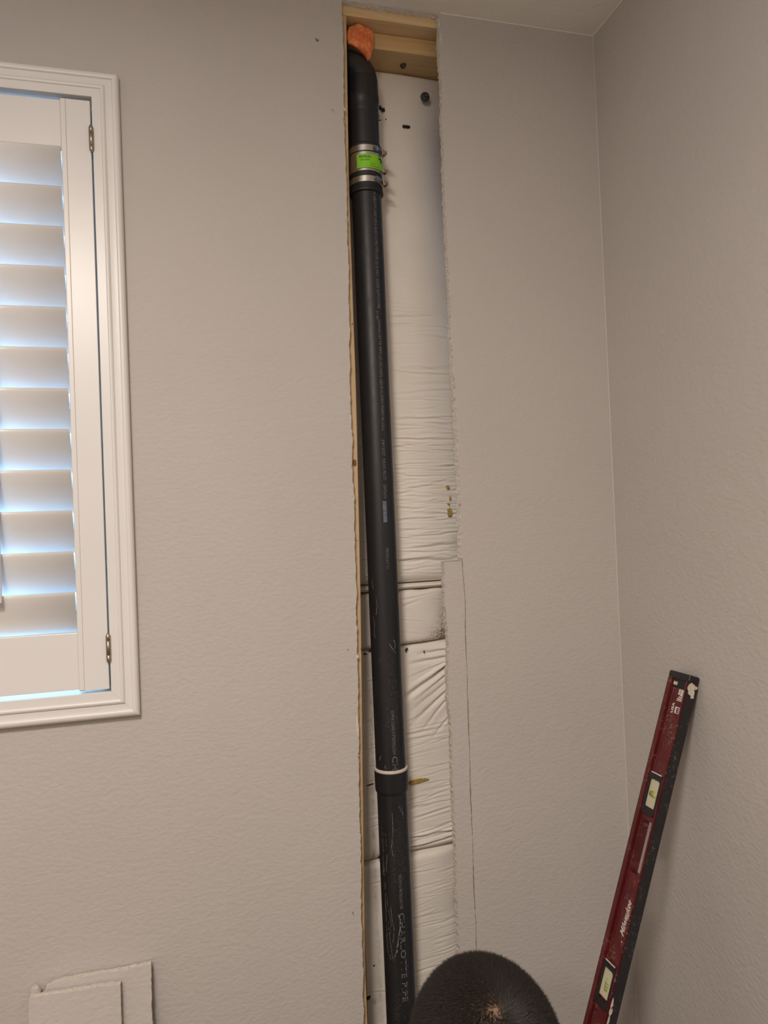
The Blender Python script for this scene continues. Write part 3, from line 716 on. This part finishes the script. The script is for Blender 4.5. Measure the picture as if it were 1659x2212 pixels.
# lime label on the shield
def cyl_patch(name, a0, a1, z0, z1, r, mat, parent, n=14):
    vs = []; fs = []
    for k in range(n+1):
        a = math.radians(-90+a0+(a1-a0)*k/n)
        for z in (z0, z1): vs.append((ax(z)[0]+r*math.cos(a), ax(z)[1]+r*math.sin(a), z))
    for k in range(n): fs.append((2*k, 2*k+2, 2*k+3, 2*k+1))
    o = mesh_obj(name, vs, fs, mat, smooth=True); o.parent = parent; return o
RL = .0349
lab = cyl_patch('label', -42, 62, 2.1305, 2.1575, RL, M_green, shield); lab['label'] = 'lime green printed label'
def label_text(body, size, a0, z, bold=0.0):
    vs, fs = text_data(body, size, 0, bold)
    out = [(ax(z)[0]+(RL+.0002)*math.cos(math.radians(-90+a0)+u/RL), ax(z)[1]+(RL+.0002)*math.sin(math.radians(-90+a0)+u/RL), z+v) for u, v in vs]
    o = mesh_obj('label_print', out, fs, M_greenink); o.parent = shield
label_text('PROFLEX', .0060, -34, 2.1500, .0001); label_text('3000 SERIES', .0038, -30, 2.1445); label_text('2 x 2', .0050, 2, 2.1375); label_text('COUPLING', .0046, 0, 2.1325)
cyl_patch('label_print', 34, 48, 2.1508, 2.1545, RL+.0002, M_black, shield, 6); cyl_patch('label_print', 44, 52, 2.1462, 2.1515, RL+.0002, M_black, shield, 6)

# ================================================================== ORANGE PLASTIC
oc = [(750, 66), (754, 58), (762, 55), (772, 50), (785, 55), (797, 61), (805, 66), (807, 78), (806, 95), (806, 108), (803, 117), (800, 128), (794, 132), (790, 122), (781, 112), (770, 102), (760, 96), (752, 94), (748, 82)]
Yo = .030
ring0 = []
for k in range(len(oc)):
    a_, b_ = np.array(oc[k], float), np.array(oc[(k+1) % len(oc)], float)
    for t in (0, .33, .67): q = a_+(b_-a_)*t; w3 = at(q[0], q[1], Yo); ring0.append((w3[0], w3[2]))
ring0 = np.array(ring0); cen = ring0.mean(0); nR = len(ring0); vs = []; fs = []; NR = 14
def crumple(x, z):
    v_ = 0.0
    for sc, am, sd in ((.013, .012, 3), (.007, .0055, 4), (.0035, .002, 5)):
        v_ += am*abs(float(vnoise(np.array([x/sc+9]), np.array([z/sc*.8+4]), sd)[0])-.5)*2
    return v_
for side in (-1, 1):
    for j in range(NR+1):
        t = 1-j/NR
        for k in range(nR):
            p2 = cen+(ring0[k]-cen)*t
            dome_ = math.sqrt(max(0, 1-t**2.4))
            vs.append((p2[0], Yo+side*.013*dome_+(crumple(p2[0], p2[1])*dome_ if side < 0 else 0), p2[1]))
for sd in (0, 1):
    o0 = sd*(NR+1)*nR
    for j in range(NR):
        for k in range(nR):
            q = (o0+j*nR+k, o0+j*nR+(k+1) % nR, o0+(j+1)*nR+(k+1) % nR, o0+(j+1)*nR+k); fs.append(q if sd == 0 else q[::-1])
bm = bmesh.new(); vv = [bm.verts.new(v) for v in vs]
for f in fs: bm.faces.new([vv[i] for i in f])
bmesh.ops.remove_doubles(bm, verts=bm.verts, dist=.00005); bmesh.ops.recalc_face_normals(bm, faces=bm.faces)
rag = bm_obj('plastic_bag_wad', bm, M_orange, smooth=True)
tag(rag, 'crumpled orange plastic stuffed beside the bend above the pipe', 'plastic')

# ================================================================== WINDOW + SHUTTER
X_OUT, Z_TOP, Z_BOT = -.0838, 1.440+.7970, 1.440-.3085
X_OUTL = -.838
def arc(u0, u1, v0, v1, vp, n=8):      # bead from (u0,v0) over a crown at height vp to (u1,v1)
    out = []
    for k in range(n+1):
        t = k/n; base_ = v0+(v1-v0)*t
        out.append((u0+(u1-u0)*(.5-.5*math.cos(math.pi*t)), base_+(vp-max(v0, v1))*math.sin(math.pi*t)))
    return out
prof = [(0, 0), (0, .0100)]+arc(.0002, .0116, .0105, .0150, .0196, 10)+[(.0122, .0140), (.0226, .0138)]+arc(.0230, .0304, .0140, .0150, .0180, 8)+[(.0308, .0146), (.0440, .0146), (.0447, .0139), (.0447, -.030)]
win = empty('window_1', ((X_OUT+X_OUTL)/2, 0, Z_BOT)); tag(win, kind='structure')
def casing(side):
    vs = []; fs = []
    for end in (0, 1):
        for (u, v) in prof:
            xa, xb_, za, zb_ = X_OUTL+u, X_OUT-u, Z_BOT+u, Z_TOP-u
            g = .0002 if side == 'bottom' else .00004
            if side == 'right': p = (xb_, -v, (za+g, zb_-g)[end])
            elif side == 'left': p = (xa, -v, (zb_-g, za+g)[end])
            elif side == 'top': p = ((xb_-g, xa+g)[end], -v, zb_)
            else: p = ((xa+g, xb_-g)[end], -v, za)
            vs.append(p)
    n = len(prof)
    for k in range(n-1): fs.append((k, k+1, n+k+1, n+k))
    o = mesh_obj('window_casing', vs, fs, M_white, smooth=True); md = o.modifiers.new('edges', 'EDGE_SPLIT'); md.split_angle = math.radians(38); keep_world(o, win)
for s in ('right', 'left', 'top', 'bottom'): casing(s)
# jamb lining between shutter frame and glass
IX0, IX1, IZ0, IZ1 = X_OUTL+.0447, X_OUT-.0447, Z_BOT+.0447, Z_TOP-.0447
def ring(name, x0, x1, z0, z1, y0, y1, t, mat):
    bm = bmesh.new()
    add_box(bm, (x0-t, y0, z0-t), (x0, y1, z1+t)); add_box(bm, (x1, y0, z0-t), (x1+t, y1, z1+t))
    add_box(bm, (x0, y0, z0-t), (x1, y1, z0)); add_box(bm, (x0, y0, z1), (x1, y1, z1+t))
    o = bm_obj(name, bm, mat); keep_world(o, win); return o
ring('window_jamb', IX0, IX1, IZ0, IZ1, .030, .170, .006, M_white)
for lo, hi in (((IX1-.014, .0195, IZ0), (IX1+.004, .0300, IZ1)), ((IX0-.004, .0195, IZ0), (IX0+.014, .0300, IZ1)), ((IX0, .0215, IZ1-.013), (IX1, .0300, IZ1+.004))):
    keep_world(box_obj('shutter_stop', lo, hi, M_white), win)
ring('window_sash', IX0+.035, IX1-.035, IZ0+.035, IZ1-.035, .110, .140, .035, M_white)
keep_world(box_obj('meeting_rail', ((IX0+IX1)/2-.02, .108, IZ0), ((IX0+IX1)/2+.02, .142, IZ1), M_white), win)
for k in (0, 1):
    a = IX0+.03 if k == 0 else (IX0+IX1)/2+.015; b = (IX0+IX1)/2-.015 if k == 0 else IX1-.03
    keep_world(box_obj('window_pane', (a, .123, IZ0+.03), (b, .127, IZ1-.03), M_glass), win)

def shutter(xr, label, hinge_right=True):
    """panel whose outer stile edge is at xr (right) ; 328 mm wide"""
    Wp = .3280; xl = xr-Wp; yf, yb = -.0115, .0155; z0 = IZ0+.0045; z1 = IZ1-.0060
    root = empty('plantation_shutter', ((xl+xr)/2, 0, z0)); tag(root, label, 'shutter', 'white shutter panels in the window')
    K = lambda o: keep_world(o, root)
    SW = .0475
    zr_t, zr_b = 1.440+.6560, 1.440-.1608
    for (a, b, s) in ((xl, xl+SW, 1), (xr-SW, xr, -1)):
        bm = bmesh.new(); add_box(bm, (a, yf, z0), (b, yb, z1), .0008, 1)
        e = b-.0085 if s > 0 else a; bm2 = bmesh.new()
        K(bm_obj('stile', bm, M_white))
        add_box(bm2, (e, yf-.0016, z0+.001), (e+.0085, yf+.0005, z1-.001), .0013, 2)
        K(bm_obj('stile_bead', bm2, M_white))
    K(box_obj('rail', (xl+SW, yf+.0004, zr_t), (xr-SW, yb, z1-.0035), M_white, bevel=.001))
    K(box_obj('rail', (xl+SW, yf+.0004, z0+.0030), (xr-SW, .0060, zr_b), M_white, bevel=.001))
    # louvres
    pitch_ = .0685; th = math.radians(24.5); ch = .0790; tk = .0050
    lx0, lx1 = xl+SW+.0018, xr-SW-.0018
    n = 20; secv = []
    for k in range(n):
        a = 2*math.pi*k/n; cx = math.copysign(abs(math.cos(a))**.75, math.cos(a)); sx = math.copysign(abs(math.sin(a))**.75, math.sin(a))
        l, t = cx*ch/2, sx*tk
        # long axis points up and towards the room
        secv.append((-l*math.sin(th)-t*math.cos(th), l*math.cos(th)-t*math.sin(th)))
    vs = [(x, y, z) for x in (-(lx1-lx0)/2, (lx1-lx0)/2) for (y, z) in secv]
    fs = [(k, (k+1) % n, n+(k+1) % n, n+k) for k in range(n)]+[tuple(range(n))[::-1], tuple(range(n, 2*n))]
    me = bpy.data.meshes.new('louver'); me.from_pydata(vs, [], fs); me.materials.append(M_white); me.update()
    bmm = bmesh.new(); bmm.from_mesh(me); bmesh.ops.recalc_face_normals(bmm, faces=bmm.faces); bmm.to_mesh(me); bmm.free()
    me.polygons.foreach_set('use_smooth', [len(p.vertices) == 4 for p in me.polygons])
    ztop = 1.440+.6615
    for k in range(12):
        zc_ = ztop-pitch_*k-ch/2*math.cos(th)
        o = bpy.data.objects.new('louver', me); col.objects.link(o); o.location = ((lx0+lx1)/2, .002, zc_); K(o)
        pn = mesh_obj('pivot_pin', *lathe([(.003, -.0025), (.003, .0025)], (0, 0), 10), M_white)
        pn.rotation_euler = (0, math.pi/2, 0); pn.location = ((lx1-lx0)/2+.0005, 0, 0); pn.parent = o
    yr = .002-ch/2*math.sin(th)-.0085
    rod = box_obj('tilt_rod', ((lx0+lx1)/2-.0062, yr-.009, zr_b+.058), ((lx0+lx1)/2+.0062, yr+.001, zr_t-.030), M_white, bevel=.002); K(rod)
    # hinges
    hx = xr+.0010 if hinge_right else xl-.0010
    for (pa, pb) in (((197, 268), (201, 328)), ((234, 1367), (236, 1433))):
        zt_, zb_ = at(*pa, -.018)[2], at(*pb, -.018)[2]
        L = zt_-zb_
        vs, fs = lathe([(.0012, zb_), (.0030, zb_+.002), (.0040, zb_+.005), (.0041, zb_+L*.26), (.0035, zb_+L*.265), (.0041, zb_+L*.27), (.0041, zb_+L*.73), (.0035, zb_+L*.735), (.0041, zb_+L*.74), (.0040, zt_-.005), (.0026, zt_-.003), (.0018, zt_-.0005), (.0008, zt_)], (hx, -.0165), 16)
        h = mesh_obj('hinge', vs, fs, M_hinge, smooth=True); K(h); h['label'] = 'slim metal hinge knuckle'
    return root
shutter(IX1-.0030, 'white louvered shutter panel hinged at the window casing, nearest the cut opening')
shutter(IX0+.0030+.3280, 'white louvered shutter panel on the far left half of the window', False)

# ================================================================== DRYWALL OFFCUTS
def offcut(name, top_pts, x_pts, zb, y_top, lean, label, seed, parent_thick=TD):
    """board leaning on the wall: outline in its own plane. top_pts: [(x,z)...] left to right"""
    R_ = np.random.default_rng(seed)
    top = roughen(top_pts, .003, .0010, seed)
    right = roughen([(top_pts[-1][0], top_pts[-1][1]), (x_pts[1], zb)], .006, .0014, seed+1)
    left = roughen([(x_pts[0], zb), (top_pts[0][0], top_pts[0][1])], .006, .0010, seed+2)
    poly = top+right[1:]+left[:-1]
    def Y(z): return y_top-(z_ref-z)*lean
    z_ref = max(p[1] for p in poly)
    front = [(x, Y(z)-TD, z) for x, z in poly]; back = [(x+R_.normal(0, .0004), Y(z), z+R_.normal(0, .0004)-.0012) for x, z in poly]
    mid = [(x+R_.normal(0, .0006), Y(z)-TD*.45, z+R_.normal(0, .0005)-.0004) for x, z in poly]
    n = len(poly)
    tri = tessellate_polygon([[Vector((p[0], p[1], 0)) for p in poly]])
    vs = front+mid+back; fs = []; mi = []
    for t in tri:
        a, b, c = (Vector(front[i]) for i in t)
        t = tuple(t) if (b-a).cross(c-a).y < 0 else tuple(t[::-1])
        fs.append(t); mi.append(0); fs.append(tuple(2*n+i for i in t[::-1])); mi.append(2)
    for k in range(n):
        k2 = (k+1) % n
        fs.append((k, k2, n+k2, n+k)); mi.append(1); fs.append((n+k, n+k2, 2*n+k2, 2*n+k)); mi.append(1)
    o = mesh_obj(name, vs, fs, [M_wall, M_gyp, M_paper]); o.data.polygons.foreach_set('material_index', mi)
    tag(o, label, 'drywall', 'drywall offcuts leaning under the window'); return o
def pz(pts, y): return [(at(*p, y)[0], at(*p, y)[2]) for p in pts]
lean = .16
bk = pz([(92, 2152), (100, 2134), (125, 2121), (200, 2107), (270, 2096), (326, 2083)], -.018)
xr_ = at(331, 2212, -.03)[0]
offcut('drywall_offcut', bk, (bk[0][0]-.004, xr_-.001), .010, -.004, lean, 'larger drywall offcut with a slanting broken top edge behind the smaller one', 400)
fr = pz([(64, 2157), (66, 2153), (150, 2141), (205, 2131), (240, 2127), (260, 2124)], -.034)
offcut('drywall_offcut', fr, (at(58, 2212, -.04)[0]-.006, at(263, 2212, -.04)[0]), .008, -.0235, lean, 'smaller drywall offcut standing in front with a ragged right edge', 420)
ck = pz([(68, 2137), (74, 2133), (82, 2134), (87, 2142)], -.015)
offcut('drywall_offcut', ck, (at(52, 2190, -.018)[0], bk[0][0]-.012), .012, -.004, lean, 'pale broken drywall chunk at the upper left corner of the offcut stack', 440)

# ================================================================== SPIRIT LEVEL
phi = math.radians(19.2); LW, LT, LL = .055, .0215, 1.200
av = Vector((math.sin(phi), 0, math.cos(phi))); nv = Vector((-math.cos(phi), 0, math.sin(phi)))
T0 = Vector((XR-.0008, -.2415, 1.1485))           # top corner that touches the right wall
lev = empty('spirit_level'); tag(lev, 'long dark red spirit level with black edge leaning on the right wall', 'level')
Mx = Matrix(((av.x, 0, nv.x, T0.x), (av.y, 1, nv.y, T0.y), (av.z, 0, nv.z, T0.z), (0, 0, 0, 1)))
lev.matrix_world = Mx                              # local x = up the level, y = across the face, z = out of the face
def LB(name, boxes, mat, bevel=0.0, parent=lev, smooth=False):
    bm = bmesh.new()
    for lo, hi in boxes: add_box(bm, lo, hi, bevel, 1)
    return bm_obj(name, bm, mat, parent)
S = lambda s: -s
SLOT = (.258, .349, .0085, .0345)
RA = .0045                                         # recess of the web below the rails
# rails along both edges with chamfered inner shoulders
def rail(y0, y1, ych, name, s0=.006, s1=LL-.006):
    sec = [(y0, 0), (y1, 0), (y1, LT), (y0, LT)]
    vs = [(S(s), y, z) for s in (s0, s1) for y, z in sec]; fs = [(0, 1, 2, 3)[::-1], (4, 5, 6, 7)]+[(k, (k+1) % 4, 4+(k+1) % 4, 4+k) for k in range(4)]
    bm = bmesh.new(); vv = [bm.verts.new(v) for v in vs]
    for f in fs: bm.faces.new([vv[i] for i in f])
    bmesh.ops.recalc_face_normals(bm, faces=bm.faces)
    bmesh.ops.bevel(bm, geom=[e for e in bm.edges if abs(e.verts[0].co.x-e.verts[1].co.x) > .5], offset=.0014, segments=2, affect='EDGES')
    return bm_obj(name, bm, M_red, lev)
rail(0.0, .0060, 0, 'edge_rail'); rail(LW-.0125, LW, 0, 'edge_rail')
LB('worn_edge', [((S(LL-.012), -.0012, .0012), (S(.012), .0004, LT-.0015))], M_edge)
LB('worn_edge', [((S(LL-.012), LW-.0004, .0012), (S(.012), LW+.0008, LT-.0012))], M_edge)
def web(s0, s1, y0=.0058, y1=LW-.0123): return ((S(s1), y0, .0030), (S(s0), y1, LT-RA))
LB('web', [web(.012, .186), web(.236, SLOT[0]), web(SLOT[0], SLOT[1], SLOT[3], LW-.0123), web(SLOT[1], .512), web(.558, LL-.012)], M_red)
for (sa, sb) in ((.024, .176), (.250, .500), (.575, LL-.02)): LB('web_ridge', [((S(sb), LW-.0185, LT-RA-.001), (S(sa), LW-.0165, LT-RA+.0012))], M_red, .0005)
# end caps
def endcap(s0, s1, name):
    bm = bmesh.new(); add_box(bm, (S(s1), -.0012, -.0004), (S(s0), LW+.0008, LT+.0006), .0035, 3); return bm_obj(name, bm, M_lblack, lev)
endcap(-.003, .0105, 'end_cap'); endcap(LL-.012, LL+.003, 'end_cap')
LB('end_cap_tongue', [((S(.0235), .0075, LT-RA-.001), (S(.009), LW-.014, LT-RA+.0022))], M_lblack, .0008)
LB('tongue_patch', [((S(.0205), LW-.026, LT-RA+.0018), (S(.0145), LW-.0155, LT-RA+.0026))], M_chip, .0004)
# vials
def rounded(y0, y1, s0, s1, r, z, n=5):
    pts = []
    for (cy, cs, a0) in ((y1-r, s1-r, 0), (y0+r, s1-r, 90), (y0+r, s0+r, 180), (y1-r, s0+r, 270)):
        for k in range(n+1):
            a = math.radians(a0+90*k/n); pts.append((S(cs+r*math.sin(a)), cy+r*math.cos(a), z))
    return pts
def vial(sc, name='vial_block', tube='across'):
    s0, s1 = sc-.036, sc+.036; y0, y1 = .0068, LW-.0132
    outer_ = rounded(y0, y1, s0, s1, .008, LT-.0012); inner_ = rounded(y0+.0042, y1-.0034, s0+.0105, s1-.0115, .0050, LT-.0012)
    n = len(outer_); deep = [(p[0], p[1], p[2]-.0040) for p in inner_]; od = [(p[0], p[1], p[2]-.008) for p in outer_]
    vs = outer_+inner_+deep+od; fs = []
    for k in range(n):
        k2 = (k+1) % n
        fs += [(k, k2, n+k2, n+k), (n+k, n+k2, 2*n+k2, 2*n+k), (3*n+k, 3*n+k2, k2, k)]
    v = mesh_obj(name, vs, fs, M_lblack, lev)
    bm = bmesh.new(); bm.from_mesh(v.data); bmesh.ops.recalc_face_normals(bm, faces=bm.faces); bm.to_mesh(v.data); bm.free()
    bm = bmesh.new(); add_box(bm, (S(s1-.0105), y0+.003, LT-.013), (S(s0+.0095), y1-.0024, LT-.0046)); win_ = bm_obj('vial_window', bm, M_cream, v)
    yc = (y0+y1)/2
    vs_, fs_ = lathe([(.0020, -.0115), (.0075, -.0100), (.0084, 0), (.0075, .0100), (.0020, .0115)], (0, 0), 20)
    t = mesh_obj('vial_tube', vs_, fs_, M_vial, v, smooth=True); t.location = (S(sc), yc, LT-.0112+.0006)
    t.rotation_euler = (math.radians(90), 0, 0) if tube == 'across' else (0, math.radians(90), 0)
    for q in (-.0022, .0022):
        ringv, ringf = lathe([(.00845, q-.0003), (.00845, q+.0003)], (0, 0), 20, False); g = mesh_obj('vial_line', ringv, ringf, M_black, v)
        g.location = t.location; g.rotation_euler = t.rotation_euler
    LB('reflector_strip', [((S(s0+.0010), y0+.003, LT-.0014), (S(s0-.0008), y1-.004, LT-.0004))], M_mark, 0, v)
    return v
vial(.213); vial(.537, tube='along')
# lettering: reads up the level, letter tops towards +y
def level_text(body, s_base, y_base, length, size, parent=lev, mat=M_mark, shear=0.0, bold=0.0, z=LT-RA+.0003, name='lettering'):
    vs, fs = text_data(body, size, shear, bold); sx = length/vs[:, 0].max()
    return mesh_obj(name, [(S(s_base)+u*sx, y_base+v, z) for u, v in vs], fs, mat, parent)
level_text('Milwaukee', .4510, .0125, .0590, .0165, shear=.45, bold=.0003, name='script_logo')
zz = LT-RA+.0003
mesh_obj('logo_stroke', [(S(.4420), .0078, zz), (S(.4400), .0092, zz), (S(.4170), .0090, zz), (S(.4210), .0118, zz), (S(.3950), .0102, zz), (S(.4185), .0104, zz), (S(.4150), .0078, zz)],
         [(0, 6, 2, 1), (2, 3, 5), (3, 4, 5)], M_mark, lev)
LB('logo_dot', [((S(.4610), .0128, zz-.0004), (S(.4585), .0150, zz))], M_mark, .0002)
level_text('USA', .0690, .0260, .0185, .0080, bold=.0003)
LB('maker_badge', [((S(.0680), .0095, zz-.0005), (S(.0565), .0225, zz))], M_mark, .0003)
level_text('m', .0665, .0115, .0085, .0130, mat=M_red, bold=.0006, z=zz+.0002)
LB('print_line', [((S(.0495), .0085+k*.0030, zz-.0004), (S(.0470-.0012*(k == 1)), .0085+k*.0030+.0013, zz)) for k in range(0)] or [((S(.0462), .0080, zz-.0004), (S(.0450), .0235, zz))], M_mark)
for k in range(3): LB('print_line', [((S(.0440-.0035*k), .0080, zz-.0004), (S(.0418-.0035*k), .0235-.003*k, zz))], M_mark)
LB('spec_label', [((S(.0355), .0078, zz-.0004), (S(.0255), .0235, zz))], M_mark, .0002)
level_text('.0005', .0345, .0165, .0085, .0050, mat=M_black, z=zz+.0002); level_text('in/in', .0345, .0100, .0085, .0045, mat=M_black, z=zz+.0002)
level_text('MADE', .0238, .0078, .0030, .0060)
# paint smears on the black edge
def edge_splash(s, z, w_, h_, seed):
    R_ = np.random.default_rng(seed); n = 12; pts = [(S(s)+w_*(.45+.8*R_.random())*math.cos(2*math.pi*k/n), -.0016-.0001*(seed % 7), z+h_*(.45+.8*R_.random())*math.sin(2*math.pi*k/n)) for k in range(n)]
    bk_ = [(p[0], p[1]+.0006, p[2]) for p in pts]
    mesh_obj('paint_smear', pts+bk_+[(S(s), -.0016-.0001*(seed % 7), z)], [(k, (k+1) % n, 2*n) for k in range(n)]+[(k, n+k, n+(k+1) % n, (k+1) % n) for k in range(n)], M_chip, lev)
for i, (s, z, w_, h_) in enumerate([(.020, .014, .012, .007), (.030, .008, .008, .004), (.016, .008, .006, .006), (.552, .019, .010, .0022), (.566, .017, .007, .003), (.58, .018, .009, .002), (.60, .004, .012, .002)]): edge_splash(s, z, w_, h_, 500+i)

# ================================================================== PERSON (kneeling, back to the camera)
HC = np.array([.2910, -.6019, .8700]); TILT = math.radians(35); RADH = (.0765, .0955, .0915)
ct, st = math.cos(TILT), math.sin(TILT)
def hp(x, y, z):            # head-local (x right, y face-forward, z crown-up) -> world
    return (HC[0]+x, HC[1]+y*ct+z*st, HC[2]-y*st+z*ct)
def hdir(x, y, z): return np.array([x, y*ct+z*st, -y*st+z*ct])
person = empty('person', (.29, -.72, 0)); tag(person, 'person with short dark cropped hair kneeling at the wall, seen from behind and above', 'person')
bm = bmesh.new()
def ell(c, r, rot=None, sub=3):
    g = bmesh.ops.create_icosphere(bm, subdivisions=sub, radius=1.0)
    for v in g['verts']:
        q = Vector((v.co.x*r[0], v.co.y*r[1], v.co.z*r[2]))
        if rot is not None: q = rot @ q
        v.co = q+Vector(c)
def cap(p, q, ra, rb, n=7):
    p, q = Vector(p), Vector(q); n = max(n, int((q-p).length/(min(ra, rb)*.28)))
    for k in range(n+1):
        t = k/n; r = ra+(rb-ra)*t; g = bmesh.ops.create_icosphere(bm, subdivisions=2, radius=r)
        for v in g['verts']: v.co += p.lerp(q, t)
RX = Matrix.Rotation(-TILT, 3, 'X')
ell(HC, RADH, RX, 4)                                             # cranium
ell(hp(0, .030, -.055), (.060, .066, .078), RX)                  # face
ell(hp(0, .070, -.118), (.030, .026, .022), RX)                  # chin
cap(hp(0, .092, -.040), hp(0, .108, -.068), .009, .013, 4)       # nose
for s in (-1, 1):
    ell(hp(s*.077, -.006, -.045), (.010, .020, .031), RX)        # ears
    ell(hp(s*.030, .086, -.014), (.020, .010, .007), RX)         # brow
    ell(hp(s*.031, .083, -.034), (.012, .010, .009), RX)         # eyes
ell(hp(0, .093, -.090), (.024, .009, .007), RX)                  # mouth
neck0 = hp(0, -.035, -.070)
cap(neck0, (.290, -.730, .745), .054, .060, 6)
spine = [((.290, -.742, .715), (.120, .075, .050)), ((.290, -.755, .665), (.165, .092, .075)), ((.290, -.772, .580), (.158, .104, .10)), ((.290, -.800, .470), (.140, .102, .11)), ((.290, -.835, .370), (.138, .105, .11)), ((.290, -.862, .285), (.156, .125, .11))]
for (c0, e0), (c1, e1) in zip(spine[:-1], spine[1:]):
    for k in range(6):
        t = k/6; ell(tuple(x+(y-x)*t for x, y in zip(c0, c1)), tuple(x+(y-x)*t for x, y in zip(e0, e1)))
ell(*spine[-1])
for s in (-1, 1):
    cx = .290
    sh = (cx+s*.178, -.748, .690); elb = (cx+s*.238, -.655, .420); wr = (cx+s*.158, -.545, .232)
    cap((cx+s*.035, -.735, .735), sh, .046, .056, 4); cap(sh, elb, .052, .040); cap(elb, wr, .040, .027)
    palm = (cx+s*.140, -.500, .208); cap(wr, palm, .026, .030, 3); ell(palm, (.042, .036, .018))
    for k, (fx, fl) in enumerate([(-.030, .058), (-.010, .068), (.010, .066), (.030, .052)]):
        b0 = (palm[0]+s*fx, palm[1]+.030, palm[2]); b1 = (b0[0], b0[1]+fl*.5, b0[2]-.012); b2 = (b0[0], b1[1]+fl*.28, b1[2]-.032)
        cap(b0, b1, .0095, .0088, 4); cap(b1, b2, .0088, .0075, 4)
    t0 = (palm[0]-s*.030, palm[1]-.012, palm[2]); t1 = (palm[0]-s*.056, palm[1]+.018, palm[2]-.008); t2 = (palm[0]-s*.060, palm[1]+.044, palm[2]-.022)
    cap(t0, t1, .0125, .011, 4); cap(t1, t2, .011, .009, 4)
    hip = (cx+s*.095, -.850, .270); knee = (cx+s*.150, -.440, .085); ank = (cx+s*.110, -.860, .062); toe = (cx+s*.120, -.985, .040)
    cap(hip, knee, .094, .066, 9); cap(knee, ank, .064, .042, 9); cap(ank, toe, .042, .036, 5)
me = bpy.data.meshes.new('body'); bm.to_mesh(me); bm.free(); tmp = bpy.data.objects.new('body', me); col.objects.link(tmp)
md = tmp.modifiers.new('r', 'REMESH'); md.mode = 'VOXEL'; md.voxel_size = .0050; md.use_smooth_shade = True
dg = bpy.context.evaluated_depsgraph_get(); me2 = bpy.data.meshes.new_from_object(tmp.evaluated_get(dg)); bpy.data.objects.remove(tmp)
bm = bmesh.new(); bm.from_mesh(me2)
for _ in range(4): bmesh.ops.smooth_vert(bm, verts=bm.verts, factor=.5, use_axis_x=True, use_axis_y=True, use_axis_z=True)
bm.to_mesh(me2); bm.free(); me2.materials.clear()
for m in (M_skin, M_shirt, M_jeans): me2.materials.append(m)
idx = []
for p in me2.polygons:
    c = p.center
    if c.z > .785 or (c.y > -.60 and c.z > .66): idx.append(0)
    elif c.z > .30 and c.y < -.585: idx.append(1)
    elif c.y > -.585 and c.z > .188+max(0, (-.47-c.y))*.42 and abs(c.x-.29) > .05: idx.append(0)
    else: idx.append(2)
me2.polygons.foreach_set('material_index', idx); me2.polygons.foreach_set('use_smooth', [True]*len(me2.polygons))
body = bpy.data.objects.new('body', me2); col.objects.link(body); keep_world(body, person)

# hair: thin tapered blades combed round the whorl
def hair():
    N = 150000
    u = rng.uniform(-.55, 1, N); a = rng.uniform(0, 2*math.pi, N); s_ = np.sqrt(1-u*u)
    d = np.stack([s_*np.cos(a), s_*np.sin(a), u], -1)            # head local
    front = d[:, 1] > .25; keep = (d[:, 2] > np.where(front, .28, -.45)) & ~((np.abs(d[:, 0]) > .8) & (d[:, 2] < -.2))
    wh = np.array([-.08, -.93, .42]); wh /= np.linalg.norm(wh)
    cosw = d @ wh; ang = np.arccos(np.clip(cosw, -1, 1))
    keep &= rng.random(N) < np.clip(.35+ang/.22, 0, 1)
    d = d[keep]; ang = ang[keep]; n = len(d)
    P0 = d*np.array(RADH)*.992
    nr = d/np.array(RADH); nr /= np.linalg.norm(nr, axis=1)[:, None]
    rad_ = d-(d @ wh)[:, None]*wh; rad_ -= (rad_*nr).sum(1)[:, None]*nr; rad_ /= np.linalg.norm(rad_, axis=1)[:, None]+1e-9
    tan_ = np.cross(nr, rad_)
    sw = np.clip(1-ang/1.0, 0, 1)[:, None]*1.1
    flow = rad_+sw*tan_+rng.normal(0, .28, (n, 3)); flow -= (flow*nr).sum(1)[:, None]*nr; flow /= np.linalg.norm(flow, axis=1)[:, None]
    L = rng.uniform(.0065, .0125, n)[:, None]*np.clip(.65+ang[:, None]*.5, .65, 1)
    lift = rng.uniform(.45, .95, n)[:, None]
    P1 = P0+L*.55*(flow*.75+nr*lift); P2 = P1+L*.5*(flow*1.0+nr*lift*.45)
    side = np.cross(flow, nr)*rng.uniform(.00010, .00017, n)[:, None]
    V = np.stack([P0-side, P0+side, P1+side*.8, P1-side*.8, P2], 1).reshape(-1, 3)
    V = np.stack([V[:, 0]+HC[0], V[:, 1]*ct+V[:, 2]*st+HC[1], -V[:, 1]*st+V[:, 2]*ct+HC[2]], -1)
    me = bpy.data.meshes.new('hair'); k = np.arange(n)*5
    loops = np.stack([k, k+1, k+2, k+3, k+3, k+2, k+4], -1).reshape(-1)
    me.vertices.add(n*5); me.vertices.foreach_set('co', V.astype(np.float32).reshape(-1))
    me.loops.add(n*7); me.loops.foreach_set('vertex_index', loops.astype(np.int32))
    me.polygons.add(n*2)
    ls = np.stack([np.arange(n)*7, np.arange(n)*7+4], -1).reshape(-1)
    me.polygons.foreach_set('loop_start', ls.astype(np.int32))
    me.update(calc_edges=True); me.validate(); me.materials.append(M_hair)
    o = bpy.data.objects.new('hair', me); col.objects.link(o); keep_world(o, person); o['kind'] = 'stuff'; o['label'] = 'short dark cropped hair with a whorl'
hair()
